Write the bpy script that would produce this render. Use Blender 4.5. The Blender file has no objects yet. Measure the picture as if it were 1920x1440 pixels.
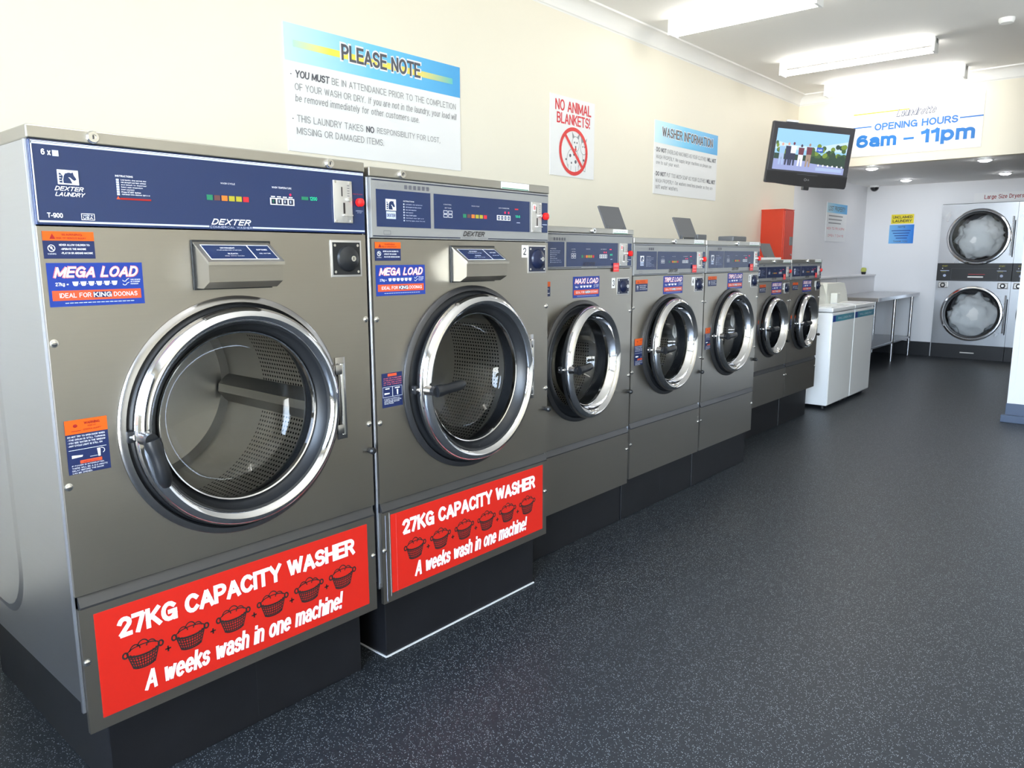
import bpy, bmesh, math, random
from mathutils import Vector, Matrix
random.seed(7)
PI = math.pi
SC = bpy.context.scene
COL = SC.collection
def R(d): return math.radians(d)

# ------------------------------------------------------------------ materials
MATS = {}
def nmat(name):
    m = bpy.data.materials.new(name); m.use_nodes = True
    nt = m.node_tree; b = nt.nodes['Principled BSDF']
    MATS[name] = m
    return m, nt, b
def mat(name, col, rough=0.5, metal=0.0, spec=0.5, emit=None, es=1.0, coat=0.0):
    if name in MATS: return MATS[name]
    m, nt, b = nmat(name)
    b.inputs['Base Color'].default_value = (*col, 1)
    b.inputs['Roughness'].default_value = rough
    b.inputs['Metallic'].default_value = metal
    b.inputs['Specular IOR Level'].default_value = spec
    b.inputs['Coat Weight'].default_value = coat
    if emit:
        b.inputs['Emission Color'].default_value = (*emit, 1)
        b.inputs['Emission Strength'].default_value = es
    return m
def s2l(r, g, b):
    f = lambda c: (c/255/12.92 if c/255 <= 0.04045 else ((c/255+0.055)/1.055)**2.4)
    return (f(r), f(g), f(b))
def N(nt, t, **kw):
    n = nt.nodes.new(t)
    for k, v in kw.items(): setattr(n, k, v)
    return n
def steel(name, col, rough, scale=(3, 3, 260), var=0.12, bump=0.02):
    m, nt, b = nmat(name)
    b.inputs['Metallic'].default_value = 1.0
    tc = N(nt, 'ShaderNodeTexCoord'); mp = N(nt, 'ShaderNodeMapping')
    mp.inputs['Scale'].default_value = scale
    nz = N(nt, 'ShaderNodeTexNoise'); nz.inputs['Scale'].default_value = 1.0; nz.inputs['Detail'].default_value = 3
    nt.links.new(tc.outputs['Object'], mp.inputs['Vector']); nt.links.new(mp.outputs[0], nz.inputs['Vector'])
    n2 = N(nt, 'ShaderNodeTexNoise'); n2.inputs['Scale'].default_value = 3.5; n2.inputs['Detail'].default_value = 4
    nt.links.new(tc.outputs['Object'], n2.inputs['Vector'])
    rr = N(nt, 'ShaderNodeMapRange'); rr.inputs['To Min'].default_value = rough*(1-var); rr.inputs['To Max'].default_value = rough*(1+var)
    nt.links.new(n2.outputs['Fac'], rr.inputs['Value']); nt.links.new(rr.outputs[0], b.inputs['Roughness'])
    cr = N(nt, 'ShaderNodeMapRange'); cr.inputs['To Min'].default_value = 0.975; cr.inputs['To Max'].default_value = 1.02
    nt.links.new(nz.outputs['Fac'], cr.inputs['Value'])
    vm = N(nt, 'ShaderNodeVectorMath', operation='SCALE'); vm.inputs[0].default_value = col
    nt.links.new(cr.outputs[0], vm.inputs['Scale']); nt.links.new(vm.outputs[0], b.inputs['Base Color'])
    bp = N(nt, 'ShaderNodeBump'); bp.inputs['Strength'].default_value = bump; bp.inputs['Distance'].default_value = 0.002
    nt.links.new(nz.outputs['Fac'], bp.inputs['Height']); nt.links.new(bp.outputs[0], b.inputs['Normal'])
    return m
def paint(name, col, rough=0.6, scale=4.0, amt=0.03, bump=0.0):
    m, nt, b = nmat(name)
    tc = N(nt, 'ShaderNodeTexCoord'); nz = N(nt, 'ShaderNodeTexNoise'); nz.inputs['Scale'].default_value = scale; nz.inputs['Detail'].default_value = 5
    nt.links.new(tc.outputs['Object'], nz.inputs['Vector'])
    cr = N(nt, 'ShaderNodeMapRange'); cr.inputs['To Min'].default_value = 1-amt; cr.inputs['To Max'].default_value = 1+amt
    nt.links.new(nz.outputs['Fac'], cr.inputs['Value'])
    vm = N(nt, 'ShaderNodeVectorMath', operation='SCALE'); vm.inputs[0].default_value = col
    nt.links.new(cr.outputs[0], vm.inputs['Scale']); nt.links.new(vm.outputs[0], b.inputs['Base Color'])
    b.inputs['Roughness'].default_value = rough
    if bump:
        n2 = N(nt, 'ShaderNodeTexNoise'); n2.inputs['Scale'].default_value = 90; nt.links.new(tc.outputs['Object'], n2.inputs['Vector'])
        bp = N(nt, 'ShaderNodeBump'); bp.inputs['Strength'].default_value = bump; bp.inputs['Distance'].default_value = 0.003
        nt.links.new(n2.outputs['Fac'], bp.inputs['Height']); nt.links.new(bp.outputs[0], b.inputs['Normal'])
    return m

steel('steel_front', (0.415, 0.388, 0.342), 0.34, (3, 3, 300))
steel('steel_side', (0.64, 0.66, 0.72), 0.30, (3, 3, 200))  # bluish daylight cast on the cabinet sides is put into this colour
steel('steel_lid', (0.50, 0.48, 0.44), 0.34, (3, 3, 200))
steel('steel_dryer', (0.42, 0.43, 0.45), 0.30, (200, 3, 3), 0.3)
steel('steel_table', (0.50, 0.50, 0.51), 0.30, (3, 60, 3))
steel('steel_tube', (0.62, 0.62, 0.64), 0.25, (3, 3, 60))
mat('chrome', (0.80, 0.80, 0.82), 0.07, 1.0)
mat('flange_dark', (0.09, 0.09, 0.095), 0.3, 0.8)
mat('dryer_drum', (0.10, 0.10, 0.11), 0.5, 0.6)
mat('flange_steel', (0.45, 0.44, 0.44), 0.22, 1.0)
mat('screw_metal', (0.75, 0.74, 0.72), 0.2, 1.0)
mat('rubber', (0.012, 0.013, 0.015), 0.38)
mat('black_plastic', (0.010, 0.011, 0.013), 0.36)
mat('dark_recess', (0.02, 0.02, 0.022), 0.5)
mat('groove_metal', (0.10, 0.10, 0.105), 0.35, 0.8)
mat('plate_metal', (0.62, 0.60, 0.57), 0.35, 0.7)
mat('panel_silver', (0.31, 0.31, 0.305), 0.35, 0.3)
mat('navy_print', s2l(30, 46, 84), 0.18, 0, 0.5)
mat('navy_dark', s2l(20, 28, 54), 0.3)
mat('sticker_navy', s2l(24, 38, 82), 0.4)
mat('sticker_blue', s2l(22, 54, 140), 0.4)
mat('sticker_orange', s2l(215, 88, 8), 0.45)
mat('coral', s2l(215, 80, 44), 0.45)
mat('sign_red', s2l(205, 36, 24), 0.35)
mat('tag_red', s2l(235, 60, 60), 0.4)
mat('white_ink', (0.86, 0.87, 0.92), 0.4)
mat('ink_pink', s2l(250, 120, 120), 0.4)
mat('lilac_line', s2l(190, 200, 225), 0.4)
mat('grey_ink', s2l(90, 90, 98), 0.5)
mat('grey_light', s2l(150, 150, 152), 0.5)
mat('black_ink', (0.02, 0.015, 0.015), 0.5)
mat('dark_red_ink', s2l(150, 20, 20), 0.5)
mat('red_ink', s2l(215, 50, 60), 0.5)
mat('ring_red', s2l(225, 62, 60), 0.5)
mat('paper', (0.86, 0.86, 0.86), 0.5)
mat('paper_yellow', s2l(235, 215, 40), 0.5)
mat('paper_blue', s2l(40, 150, 225), 0.5)
mat('sky_blue_ink', s2l(25, 115, 195), 0.5)
mat('line_blue', s2l(40, 110, 190), 0.5)
mat('yellow_ink', s2l(225, 190, 30), 0.5)
mat('btn_green', s2l(30, 120, 85), 0.4)
mat('btn_brown', s2l(95, 60, 60), 0.4)
mat('btn_orange', s2l(225, 115, 40), 0.4)
mat('btn_olive', s2l(165, 155, 40), 0.4)
mat('btn_red', s2l(200, 35, 45), 0.4)
mat('button_red', s2l(240, 30, 30), 0.3, coat=0.4)
mat('led_green', (0, 0.1, 0.05), 0.5, emit=s2l(40, 235, 170), es=1.1)
mat('led_red', (0.2, 0, 0.02), 0.5, emit=s2l(255, 40, 80), es=1.3)
mat('white_enamel', (0.88, 0.89, 0.90), 0.25, coat=0.3)
mat('white_enamel_front', (0.86, 0.86, 0.85), 0.35)
mat('cream_plastic', (0.80, 0.80, 0.74), 0.35)
mat('cabinet_red', s2l(205, 56, 20), 0.4)
mat('hinge_grey', (0.25, 0.25, 0.25), 0.4, 0.5)
mat('lid_grey', (0.10, 0.10, 0.105), 0.45)
mat('tube_glow', (1, 1, 1), 0.5, emit=(1.0, 0.98, 0.93), es=13)
mat('down_glow', (1, 1, 1), 0.5, emit=(0.95, 0.96, 1.0), es=75)
mat('fitting_white', (0.85, 0.85, 0.84), 0.4)
mat('tv_black', (0.018, 0.018, 0.022), 0.28)
mat('tv_bezel', (0.045, 0.045, 0.055), 0.22)
mat('window_frame', (0.55, 0.55, 0.57), 0.35, 0.6)
mat('drum_metal', (0.78, 0.76, 0.72), 0.4, 1.0)
mat('laundry', (0.93, 0.95, 0.95), 0.9)
mat('pot_green', s2l(190, 195, 100), 0.7)
mat('seal_white', (0.75, 0.75, 0.75), 0.5)
mat('skirt_blue', s2l(70, 84, 108), 0.35)
mat('dome_black', (0.02, 0.02, 0.022), 0.1)
paint('wall_cream', s2l(238, 231, 214), 0.55, 3, 0.012, 0.05)
paint('wall_white', s2l(234, 234, 236), 0.6, 3, 0.015, 0.05)
paint('ceiling_white', s2l(242, 240, 236), 0.7, 2, 0.01)
paint('plinth_black', (0.012, 0.012, 0.014), 0.32, 9, 0.25)
paint('skirt_black', (0.016, 0.017, 0.02), 0.35, 9, 0.1)
for k, c, e in (('scr_sky', (150, 200, 245), 1.0), ('scr_sky2', (195, 220, 250), 1.0), ('scr_tree', (70, 100, 60), 1.0), ('scr_tree2', (120, 145, 60), 1.0),
             ('scr_tree3', (50, 72, 62), 1.0), ('scr_road', (150, 160, 205), 1.0), ('scr_dark', (70, 66, 84), 1.0), ('scr_skin', (215, 165, 150), 1.0),
             ('scr_white', (235, 238, 252), 1.0), ('scr_blue', (40, 90, 190), 1.0), ('scr_denim', (165, 185, 220), 1.0), ('scr_plum', (110, 60, 75), 1.0),
             ('scr_tan', (160, 140, 125), 1.0), ('scr_navy', (55, 60, 85), 1.0), ('scr_shirt', (150, 190, 230), 1.0)):
    mat(k, (0.01, 0.01, 0.01), 0.3, emit=s2l(*c), es=e)

# floor: dark vinyl with pale flecks
m, nt, b = nmat('floor_vinyl')
tc = N(nt, 'ShaderNodeTexCoord')
vo = N(nt, 'ShaderNodeTexVoronoi'); vo.inputs['Scale'].default_value = 270; vo.inputs['Randomness'].default_value = 1
nt.links.new(tc.outputs['Object'], vo.inputs['Vector'])
sep = N(nt, 'ShaderNodeSeparateColor'); nt.links.new(vo.outputs['Color'], sep.inputs[0])
g1 = N(nt, 'ShaderNodeMath', operation='GREATER_THAN'); g1.inputs[1].default_value = 0.72; nt.links.new(sep.outputs[0], g1.inputs[0])
l1 = N(nt, 'ShaderNodeMath', operation='LESS_THAN'); l1.inputs[1].default_value = 0.34; nt.links.new(vo.outputs['Distance'], l1.inputs[0])
mu = N(nt, 'ShaderNodeMath', operation='MULTIPLY'); nt.links.new(g1.outputs[0], mu.inputs[0]); nt.links.new(l1.outputs[0], mu.inputs[1])
nz = N(nt, 'ShaderNodeTexNoise'); nz.inputs['Scale'].default_value = 120; nz.inputs['Detail'].default_value = 3; nt.links.new(tc.outputs['Object'], nz.inputs['Vector'])
c1 = N(nt, 'ShaderNodeMix', data_type='RGBA'); c1.inputs[6].default_value = (0.006, 0.008, 0.011, 1); c1.inputs[7].default_value = (0.030, 0.035, 0.042, 1)
nt.links.new(nz.outputs['Fac'], c1.inputs[0])
c2 = N(nt, 'ShaderNodeMix', data_type='RGBA'); c2.inputs[7].default_value = (0.30, 0.34, 0.36, 1)
nt.links.new(c1.outputs[2], c2.inputs[6]); nt.links.new(mu.outputs[0], c2.inputs[0]); nt.links.new(c2.outputs[2], b.inputs['Base Color'])
b.inputs['Roughness'].default_value = 0.42; b.inputs['Specular IOR Level'].default_value = 0.28
bp = N(nt, 'ShaderNodeBump'); bp.inputs['Strength'].default_value = 0.15; bp.inputs['Distance'].default_value = 0.001
nt.links.new(nz.outputs['Fac'], bp.inputs['Height']); nt.links.new(bp.outputs[0], b.inputs['Normal'])

# thin clear glass
def glassmat(name, tint, rough=0.02, f=1.5):
    m = bpy.data.materials.new(name); m.use_nodes = True; MATS[name] = m
    nt = m.node_tree; nt.nodes.clear()
    o = N(nt, 'ShaderNodeOutputMaterial'); t = N(nt, 'ShaderNodeBsdfTransparent'); t.inputs[0].default_value = (*tint, 1)
    g = N(nt, 'ShaderNodeBsdfGlossy'); g.inputs['Roughness'].default_value = rough
    fr = N(nt, 'ShaderNodeFresnel'); fr.inputs['IOR'].default_value = f
    mx = N(nt, 'ShaderNodeMixShader')
    nt.links.new(fr.outputs[0], mx.inputs[0]); nt.links.new(t.outputs[0], mx.inputs[1]); nt.links.new(g.outputs[0], mx.inputs[2])
    nt.links.new(mx.outputs[0], o.inputs[0])
glassmat('door_glass', (0.88, 0.89, 0.90), 0.03, 1.5)
glassmat('window_glass', (0.95, 0.97, 0.97), 0.0, 1.45)

# perforated drum sheet (holes by UV metres)
m, nt, b = nmat('drum_holes')
b.inputs['Metallic'].default_value = 1.0; b.inputs['Roughness'].default_value = 0.34
uv = N(nt, 'ShaderNodeTexCoord'); sc = N(nt, 'ShaderNodeVectorMath', operation='SCALE'); sc.inputs['Scale'].default_value = 72
fr = N(nt, 'ShaderNodeVectorMath', operation='FRACTION'); sb = N(nt, 'ShaderNodeVectorMath', operation='SUBTRACT'); sb.inputs[1].default_value = (0.5, 0.5, 0)
ml = N(nt, 'ShaderNodeVectorMath', operation='MULTIPLY'); ml.inputs[1].default_value = (1, 1, 0)
ln = N(nt, 'ShaderNodeVectorMath', operation='LENGTH'); lt = N(nt, 'ShaderNodeMath', operation='LESS_THAN'); lt.inputs[1].default_value = 0.27
nt.links.new(uv.outputs['UV'], sc.inputs[0]); nt.links.new(sc.outputs[0], fr.inputs[0]); nt.links.new(fr.outputs[0], sb.inputs[0])
nt.links.new(sb.outputs[0], ml.inputs[0]); nt.links.new(ml.outputs[0], ln.inputs[0]); nt.links.new(ln.outputs['Value'], lt.inputs[0])
cm = N(nt, 'ShaderNodeMix', data_type='RGBA'); cm.inputs[6].default_value = (0.78, 0.76, 0.72, 1); cm.inputs[7].default_value = (0.01, 0.01, 0.01, 1)
nt.links.new(lt.outputs[0], cm.inputs[0]); nt.links.new(cm.outputs[2], b.inputs['Base Color'])

# printed colour bands of the signs (a left-to-right wash of colour in the print itself)
def gradmat(name, stops, axis=0):
    m, nt, b = nmat(name)
    tc = N(nt, 'ShaderNodeTexCoord'); sp = N(nt, 'ShaderNodeSeparateXYZ'); cr = N(nt, 'ShaderNodeValToRGB')
    nt.links.new(tc.outputs['UV'], sp.inputs[0]); nt.links.new(sp.outputs[axis], cr.inputs[0]); nt.links.new(cr.outputs[0], b.inputs['Base Color'])
    el = cr.color_ramp.elements
    while len(el) < len(stops): el.new(0.5)
    for e, (p, c) in zip(el, stops): e.position = p; e.color = (*s2l(*c), 1)
    b.inputs['Roughness'].default_value = 0.4
gradmat('print_cyan', [(0, (205, 238, 248)), (0.45, (120, 205, 245)), (1, (75, 165, 225))])
gradmat('print_yellow', [(0, (190, 235, 215)), (0.2, (250, 232, 90)), (0.75, (250, 226, 110)), (1, (100, 195, 190))])
gradmat('print_blue', [(0, (120, 185, 235)), (1, (20, 120, 215))])
gradmat('print_teal', [(0, (40, 130, 160)), (0.5, (70, 150, 165)), (1, (60, 120, 150))])

# ------------------------------------------------------------------ mesh builder
def set_uv(me):
    pass
class MB:
    def __init__(s): s.v = []; s.f = []; s.m = []; s.uv = []; s.sm = []; s.slots = []
    def mi(s, name):
        if name not in s.slots: s.slots.append(name)
        return s.slots.index(name)
    def add(s, verts, faces, mt, smooth=False, uvs=None):
        o = len(s.v); s.v += [tuple(p) for p in verts]; k = s.mi(mt)
        for i, f in enumerate(faces):
            s.f.append([o+a for a in f]); s.m.append(k); s.sm.append(smooth)
            s.uv.append(uvs[i] if uvs else [(verts[a][0], verts[a][1]) for a in f])
        return s
    def box(s, p0, p1, mt, bev=0.0, seg=2):
        x0, y0, z0 = [min(a, b) for a, b in zip(p0, p1)]; x1, y1, z1 = [max(a, b) for a, b in zip(p0, p1)]
        if bev <= 0:
            v = [(x0,y0,z0),(x1,y0,z0),(x1,y1,z0),(x0,y1,z0),(x0,y0,z1),(x1,y0,z1),(x1,y1,z1),(x0,y1,z1)]
            return s.add(v, [(0,3,2,1),(4,5,6,7),(0,1,5,4),(1,2,6,5),(2,3,7,6),(3,0,4,7)], mt)
        bm = bmesh.new(); bmesh.ops.create_cube(bm, size=1)
        for v in bm.verts: v.co = Vector(((x0+x1)/2+v.co.x*(x1-x0), (y0+y1)/2+v.co.y*(y1-y0), (z0+z1)/2+v.co.z*(z1-z0)))
        bev = min(bev, 0.45*min(x1-x0, y1-y0, z1-z0))
        bmesh.ops.bevel(bm, geom=bm.edges[:], offset=bev, segments=seg, profile=0.5, affect='EDGES')
        s.bm(bm, mt); return s
    def bm(s, bm, mt, smooth=False):
        bm.verts.index_update(); s.add([tuple(v.co) for v in bm.verts], [[v.index for v in f.verts] for f in bm.faces], mt, smooth); bm.free()
    def prism(s, pts, axis, a, b, mt, smooth=False):
        # pts: 2D polygon in the two other axes (order kept), extruded along axis from a to b
        def mk(p, t):
            l = list(p); l.insert(axis, t); return tuple(l)
        n = len(pts); v = [mk(p, a) for p in pts]+[mk(p, b) for p in pts]
        f = [tuple(range(n))[::-1], tuple(range(n, 2*n))]
        s.add(v, f, mt); s.add(v, [(i, (i+1) % n, n+(i+1) % n, n+i) for i in range(n)], mt, smooth)
        return s
    def lathe(s, prof, c, mt, seg=72, axis=0, a0=0, a1=2*PI, smooth=True, uvf=None):
        # prof: [(r, t)]  t along axis; mt may be a list per profile segment
        v = []; full = abs(a1-a0-2*PI) < 1e-6; n = seg if full else seg+1
        for r, t in prof:
            for i in range(n):
                a = a0+(a1-a0)*i/seg; p = [r*math.cos(a), r*math.sin(a)]; p.insert(axis, t)
                v.append((c[0]+p[0], c[1]+p[1], c[2]+p[2]))
        for j in range(len(prof)-1):
            fs = []; us = []
            for i in range(seg if full else n-1):
                k = (i+1) % n; fs.append((j*n+i, j*n+k, (j+1)*n+k, (j+1)*n+i))
                if uvf:
                    A0 = a0+(a1-a0)*i/seg; A1 = a0+(a1-a0)*(i+1)/seg
                    us.append([uvf(A0, prof[j]), uvf(A1, prof[j]), uvf(A1, prof[j+1]), uvf(A0, prof[j+1])])
            mm = mt[j] if isinstance(mt, (list, tuple)) else mt
            o = len(s.v) if j == 0 else None
            if j == 0: base = len(s.v); s.v += v
            kk = s.mi(mm)
            for q, f in enumerate(fs):
                s.f.append([base+a for a in f]); s.m.append(kk); s.sm.append(smooth)
                s.uv.append(us[q] if uvf else [(0, 0)]*4)
        return s
    def cyl(s, p0, p1, r, mt, seg=16, r2=None, caps=True, smooth=True):
        p0 = Vector(p0); p1 = Vector(p1); d = (p1-p0).normalized(); q = d.to_track_quat('Z', 'Y').to_matrix()
        r2 = r if r2 is None else r2; v = []
        for p, rr in ((p0, r), (p1, r2)):
            for i in range(seg): v.append(tuple(p+q@Vector((rr*math.cos(2*PI*i/seg), rr*math.sin(2*PI*i/seg), 0))))
        s.add(v, [(i, (i+1) % seg, seg+(i+1) % seg, seg+i) for i in range(seg)], mt, smooth)
        if caps: s.add(v, [tuple(range(seg))[::-1], tuple(range(seg, 2*seg))], mt)
        return s
    def tube(s, path, r, mt, seg=10):
        P = [Vector(p) for p in path]; v = []; rr = r if isinstance(r, (list, tuple)) else [r]*len(P); prev = None
        for i, p in enumerate(P):
            d = (P[min(i+1, len(P)-1)]-P[max(i-1, 0)]).normalized()
            a = (prev-d*prev.dot(d)).normalized() if prev else d.orthogonal().normalized(); prev = a; b = d.cross(a)
            for k in range(seg): v.append(tuple(p+rr[i]*(a*math.cos(2*PI*k/seg)+b*math.sin(2*PI*k/seg))))
        n = len(P); f = [(i*seg+k, i*seg+(k+1) % seg, (i+1)*seg+(k+1) % seg, (i+1)*seg+k) for i in range(n-1) for k in range(seg)]
        s.add(v, f, mt, True); s.add(v, [tuple(range(seg))[::-1], tuple(range((n-1)*seg, n*seg))], mt)
        return s
    def build(s, name, parent=None, loc=None, rot=None, label=None, sharp=35):
        me = bpy.data.meshes.new(name); me.from_pydata(s.v, [], s.f)
        for mn in s.slots: me.materials.append(MATS[mn])
        me.polygons.foreach_set('material_index', s.m); me.polygons.foreach_set('use_smooth', s.sm)
        uvl = me.uv_layers.new(name='UVMap'); flat = [c for f in s.uv for p in f for c in p]; uvl.data.foreach_set('uv', flat)
        me.update()
        if any(s.sm): me.set_sharp_from_angle(angle=R(sharp))
        o = bpy.data.objects.new(name, me); COL.objects.link(o)
        if parent: o.parent = parent
        if loc: o.location = loc
        if rot: o.rotation_euler = rot
        if label: o['label'] = label
        return o
def thing(name, label, cat, loc=(0, 0, 0), rotz=0, group=None):
    o = bpy.data.objects.new(name, None); COL.objects.link(o); o.empty_display_size = 0.1
    o.location = loc; o.rotation_euler = (0, 0, rotz); o['label'] = label; o['category'] = cat
    if group: o['group'] = group
    return o
def tag(o, label, cat, group=None):
    o['label'] = label; o['category'] = cat
    if group: o['group'] = group
    return o
def struct(o): o['kind'] = 'structure'; return o

# ------------------------------------------------------------------ lettering (own stroke alphabet, plain grotesque)
def _a(cx, cy, rx, ry, a0, a1, n=None):
    n = n or max(3, int(abs(a1-a0)/22)); return [(cx+rx*math.cos(R(a0+(a1-a0)*i/n)), cy+ry*math.sin(R(a0+(a1-a0)*i/n))) for i in range(n+1)]
G = {
 'A': (.66, [[(0, 0), (.33, 1), (.66, 0)], [(.11, .30), (.55, .30)]]), 'B': (.58, [[(0, .52), (0, 1), (.30, 1)]+_a(.30, .76, .24, .24, 90, -90)+[(0, .52), (0, 0), (.31, 0)]+_a(.31, .26, .27, .26, -90, 90)]),
 'C': (.62, [_a(.33, .5, .33, .5, 42, 318)]), 'D': (.60, [[(0, 0), (0, 1), (.22, 1)]+_a(.22, .5, .38, .5, 90, -90)+[(0, 0)]]), 'E': (.52, [[(.52, 1), (0, 1), (0, 0), (.52, 0)], [(0, .52), (.47, .52)]]),
 'F': (.50, [[(.50, 1), (0, 1), (0, 0)], [(0, .50), (.44, .50)]]), 'G': (.66, [_a(.34, .5, .34, .5, 45, 330), [(.38, .46), (.66, .46), (.66, 0)]]), 'H': (.60, [[(0, 0), (0, 1)], [(.60, 0), (.60, 1)], [(0, .52), (.60, .52)]]),
 'I': (.0, [[(0, 0), (0, 1)]]), 'J': (.44, [[(.44, 1), (.44, .28)]+_a(.22, .28, .22, .28, 0, -180)]), 'K': (.60, [[(0, 0), (0, 1)], [(.56, 1), (.03, .42)], [(.20, .58), (.60, 0)]]), 'L': (.48, [[(0, 1), (0, 0), (.48, 0)]]),
 'M': (.76, [[(0, 0), (0, 1), (.38, .10), (.76, 1), (.76, 0)]]), 'N': (.60, [[(0, 0), (0, 1), (.60, 0), (.60, 1)]]), 'O': (.70, [_a(.35, .5, .35, .5, 90, 450)]), 'P': (.55, [[(0, 0), (0, 1), (.28, 1)]+_a(.28, .73, .27, .27, 90, -90)+[(0, .46)]]),
 'Q': (.70, [_a(.35, .5, .35, .5, 90, 450), [(.44, .22), (.70, -.05)]]), 'R': (.58, [[(0, 0), (0, 1), (.30, 1)]+_a(.30, .74, .26, .26, 90, -90)+[(0, .48)], [(.32, .48), (.58, 0)]]),
 'S': (.56, [_a(.28, .75, .26, .25, 25, 180)+_a(.30, .75, .28, .25, 200, 255)+_a(.26, .26, .30, .26, 70, 0)+_a(.28, .26, .28, .26, -20, -160)]), 'T': (.60, [[(0, 1), (.60, 1)], [(.30, 1), (.30, 0)]]),
 'U': (.60, [[(0, 1), (0, .30)]+_a(.30, .30, .30, .30, 180, 360)+[(.60, 1)]]), 'V': (.62, [[(0, 1), (.31, 0), (.62, 1)]]), 'W': (.92, [[(0, 1), (.22, 0), (.46, .95), (.70, 0), (.92, 1)]]), 'X': (.62, [[(0, 0), (.62, 1)], [(0, 1), (.62, 0)]]),
 'Y': (.62, [[(0, 1), (.31, .45), (.62, 1)], [(.31, .45), (.31, 0)]]), 'Z': (.56, [[(0, 1), (.56, 1), (0, 0), (.56, 0)]]),
 'a': (.44, [_a(.22, .50, .20, .22, 150, 0)+[(.44, 0)], _a(.22, .21, .21, .21, 60, 330)+[(.44, .15)], [(.42, .42), (.28, .41)]]), 'b': (.46, [[(0, 0), (0, 1)], _a(.23, .36, .23, .36, 180, -180)]), 'c': (.42, [_a(.23, .36, .23, .36, 45, 315)]),
 'd': (.46, [[(.46, 0), (.46, 1)], _a(.23, .36, .23, .36, 0, 360)]), 'e': (.46, [[(.02, .38), (.46, .38)]+_a(.23, .36, .23, .36, 5, 310)]), 'f': (.28, [[(.11, 0), (.11, .80)]+_a(.28, .80, .17, .20, 180, 95), [(0, .70), (.28, .70)]]),
 'g': (.46, [[(.46, .72), (.46, -.05)]+_a(.23, -.05, .23, .20, 0, -150), _a(.23, .36, .23, .36, 0, 360)]), 'h': (.42, [[(0, 0), (0, 1)], [(0, .45)]+_a(.21, .50, .21, .22, 180, 0)+[(.42, 0)]]), 'i': (.0, [[(0, 0), (0, .64)], [(0, .95), (0, 1.0)]]),
 'j': (.1, [[(.1, .72), (.1, -.2)], [(.1, .95), (.1, 1.0)]]), 'k': (.40, [[(0, 0), (0, 1)], [(.38, .72), (.03, .30)], [(.14, .42), (.42, 0)]]), 'l': (.0, [[(0, 0), (0, 1)]]),
 'm': (.72, [[(0, 0), (0, .72)], [(0, .45)]+_a(.18, .52, .18, .20, 180, 0)+[(.36, 0)], [(.36, .45)]+_a(.54, .52, .18, .20, 180, 0)+[(.72, 0)]]), 'n': (.42, [[(0, 0), (0, .72)], [(0, .45)]+_a(.21, .50, .21, .22, 180, 0)+[(.42, 0)]]),
 'o': (.48, [_a(.24, .36, .24, .36, 90, 450)]), 'p': (.46, [[(0, -.26), (0, .72)], _a(.23, .36, .23, .36, 180, -180)]), 'q': (.46, [[(.46, -.26), (.46, .72)], _a(.23, .36, .23, .36, 0, 360)]), 'r': (.26, [[(0, 0), (0, .72)], [(0, .45)]+_a(.24, .48, .24, .24, 180, 95)]),
 's': (.40, [_a(.20, .53, .18, .18, 25, 180)+_a(.21, .54, .19, .18, 200, 255)+_a(.19, .19, .21, .19, 70, 0)+_a(.20, .19, .20, .19, -20, -160)]), 't': (.28, [[(.11, .92), (.11, .16)]+_a(.27, .16, .16, .16, 180, 270), [(0, .70), (.28, .70)]]),
 'u': (.42, [[(0, .72), (0, .22)]+_a(.21, .22, .21, .22, 180, 360)+[(.42, .22)], [(.42, .72), (.42, 0)]]), 'v': (.44, [[(0, .72), (.22, 0), (.44, .72)]]), 'w': (.66, [[(0, .72), (.16, 0), (.33, .68), (.50, 0), (.66, .72)]]), 'x': (.42, [[(0, 0), (.42, .72)], [(0, .72), (.42, 0)]]),
 'y': (.44, [[(0, .72), (.23, .04)], [(.44, .72), (.18, -.16), (.04, -.24)]]), 'z': (.40, [[(0, .72), (.40, .72), (0, 0), (.40, 0)]]),
 '0': (.52, [_a(.26, .5, .26, .5, 90, 450)]), '1': (.24, [[(0, .78), (.12, .82), (.24, 1), (.24, 0)]]), '2': (.50, [_a(.25, .73, .25, .27, 165, -30)+[(0, 0), (.50, 0)]]), '3': (.50, [_a(.24, .76, .23, .24, 155, -80)+_a(.24, .27, .26, .27, 75, -155)]),
 '4': (.54, [[(.40, 0), (.40, 1), (0, .30), (.54, .30)]]), '5': (.50, [[(.46, 1), (.08, 1), (.03, .52)]+_a(.24, .32, .26, .32, 130, -150)]), '6': (.52, [_a(.27, .62, .26, .38, 50, 180)+[(.01, .32)], _a(.26, .31, .26, .31, 0, 360)]),
 '7': (.50, [[(0, 1), (.50, 1), (.18, 0)]]), '8': (.52, [_a(.26, .75, .22, .24, -90, 270), _a(.26, .26, .26, .26, 90, 450)]), '9': (.52, [_a(.26, .69, .26, .31, 0, 360), [(.51, .68)]+_a(.25, .38, .26, .38, 0, -130)]),
 '.': (.0, [[(0, .02), (0, .06)]]), ',': (.06, [[(.06, .05), (.0, -.14)]]), ':': (.0, [[(0, .05), (0, .10)], [(0, .55), (0, .60)]]), '-': (.26, [[(0, .38), (.26, .38)]]), '=': (.42, [[(0, .28), (.42, .28)], [(0, .52), (.42, .52)]]),
 '!': (.0, [[(0, .40), (0, 1)], [(0, .0), (0, .05)]]), '?': (.4, [_a(.2, .78, .2, .22, 170, -60)+[(.2, .30)], [(.2, .02), (.2, .07)]]), '•': (.10, [[(.0, .36), (.1, .36)]]), ' ': (.20, []),
}
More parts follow.
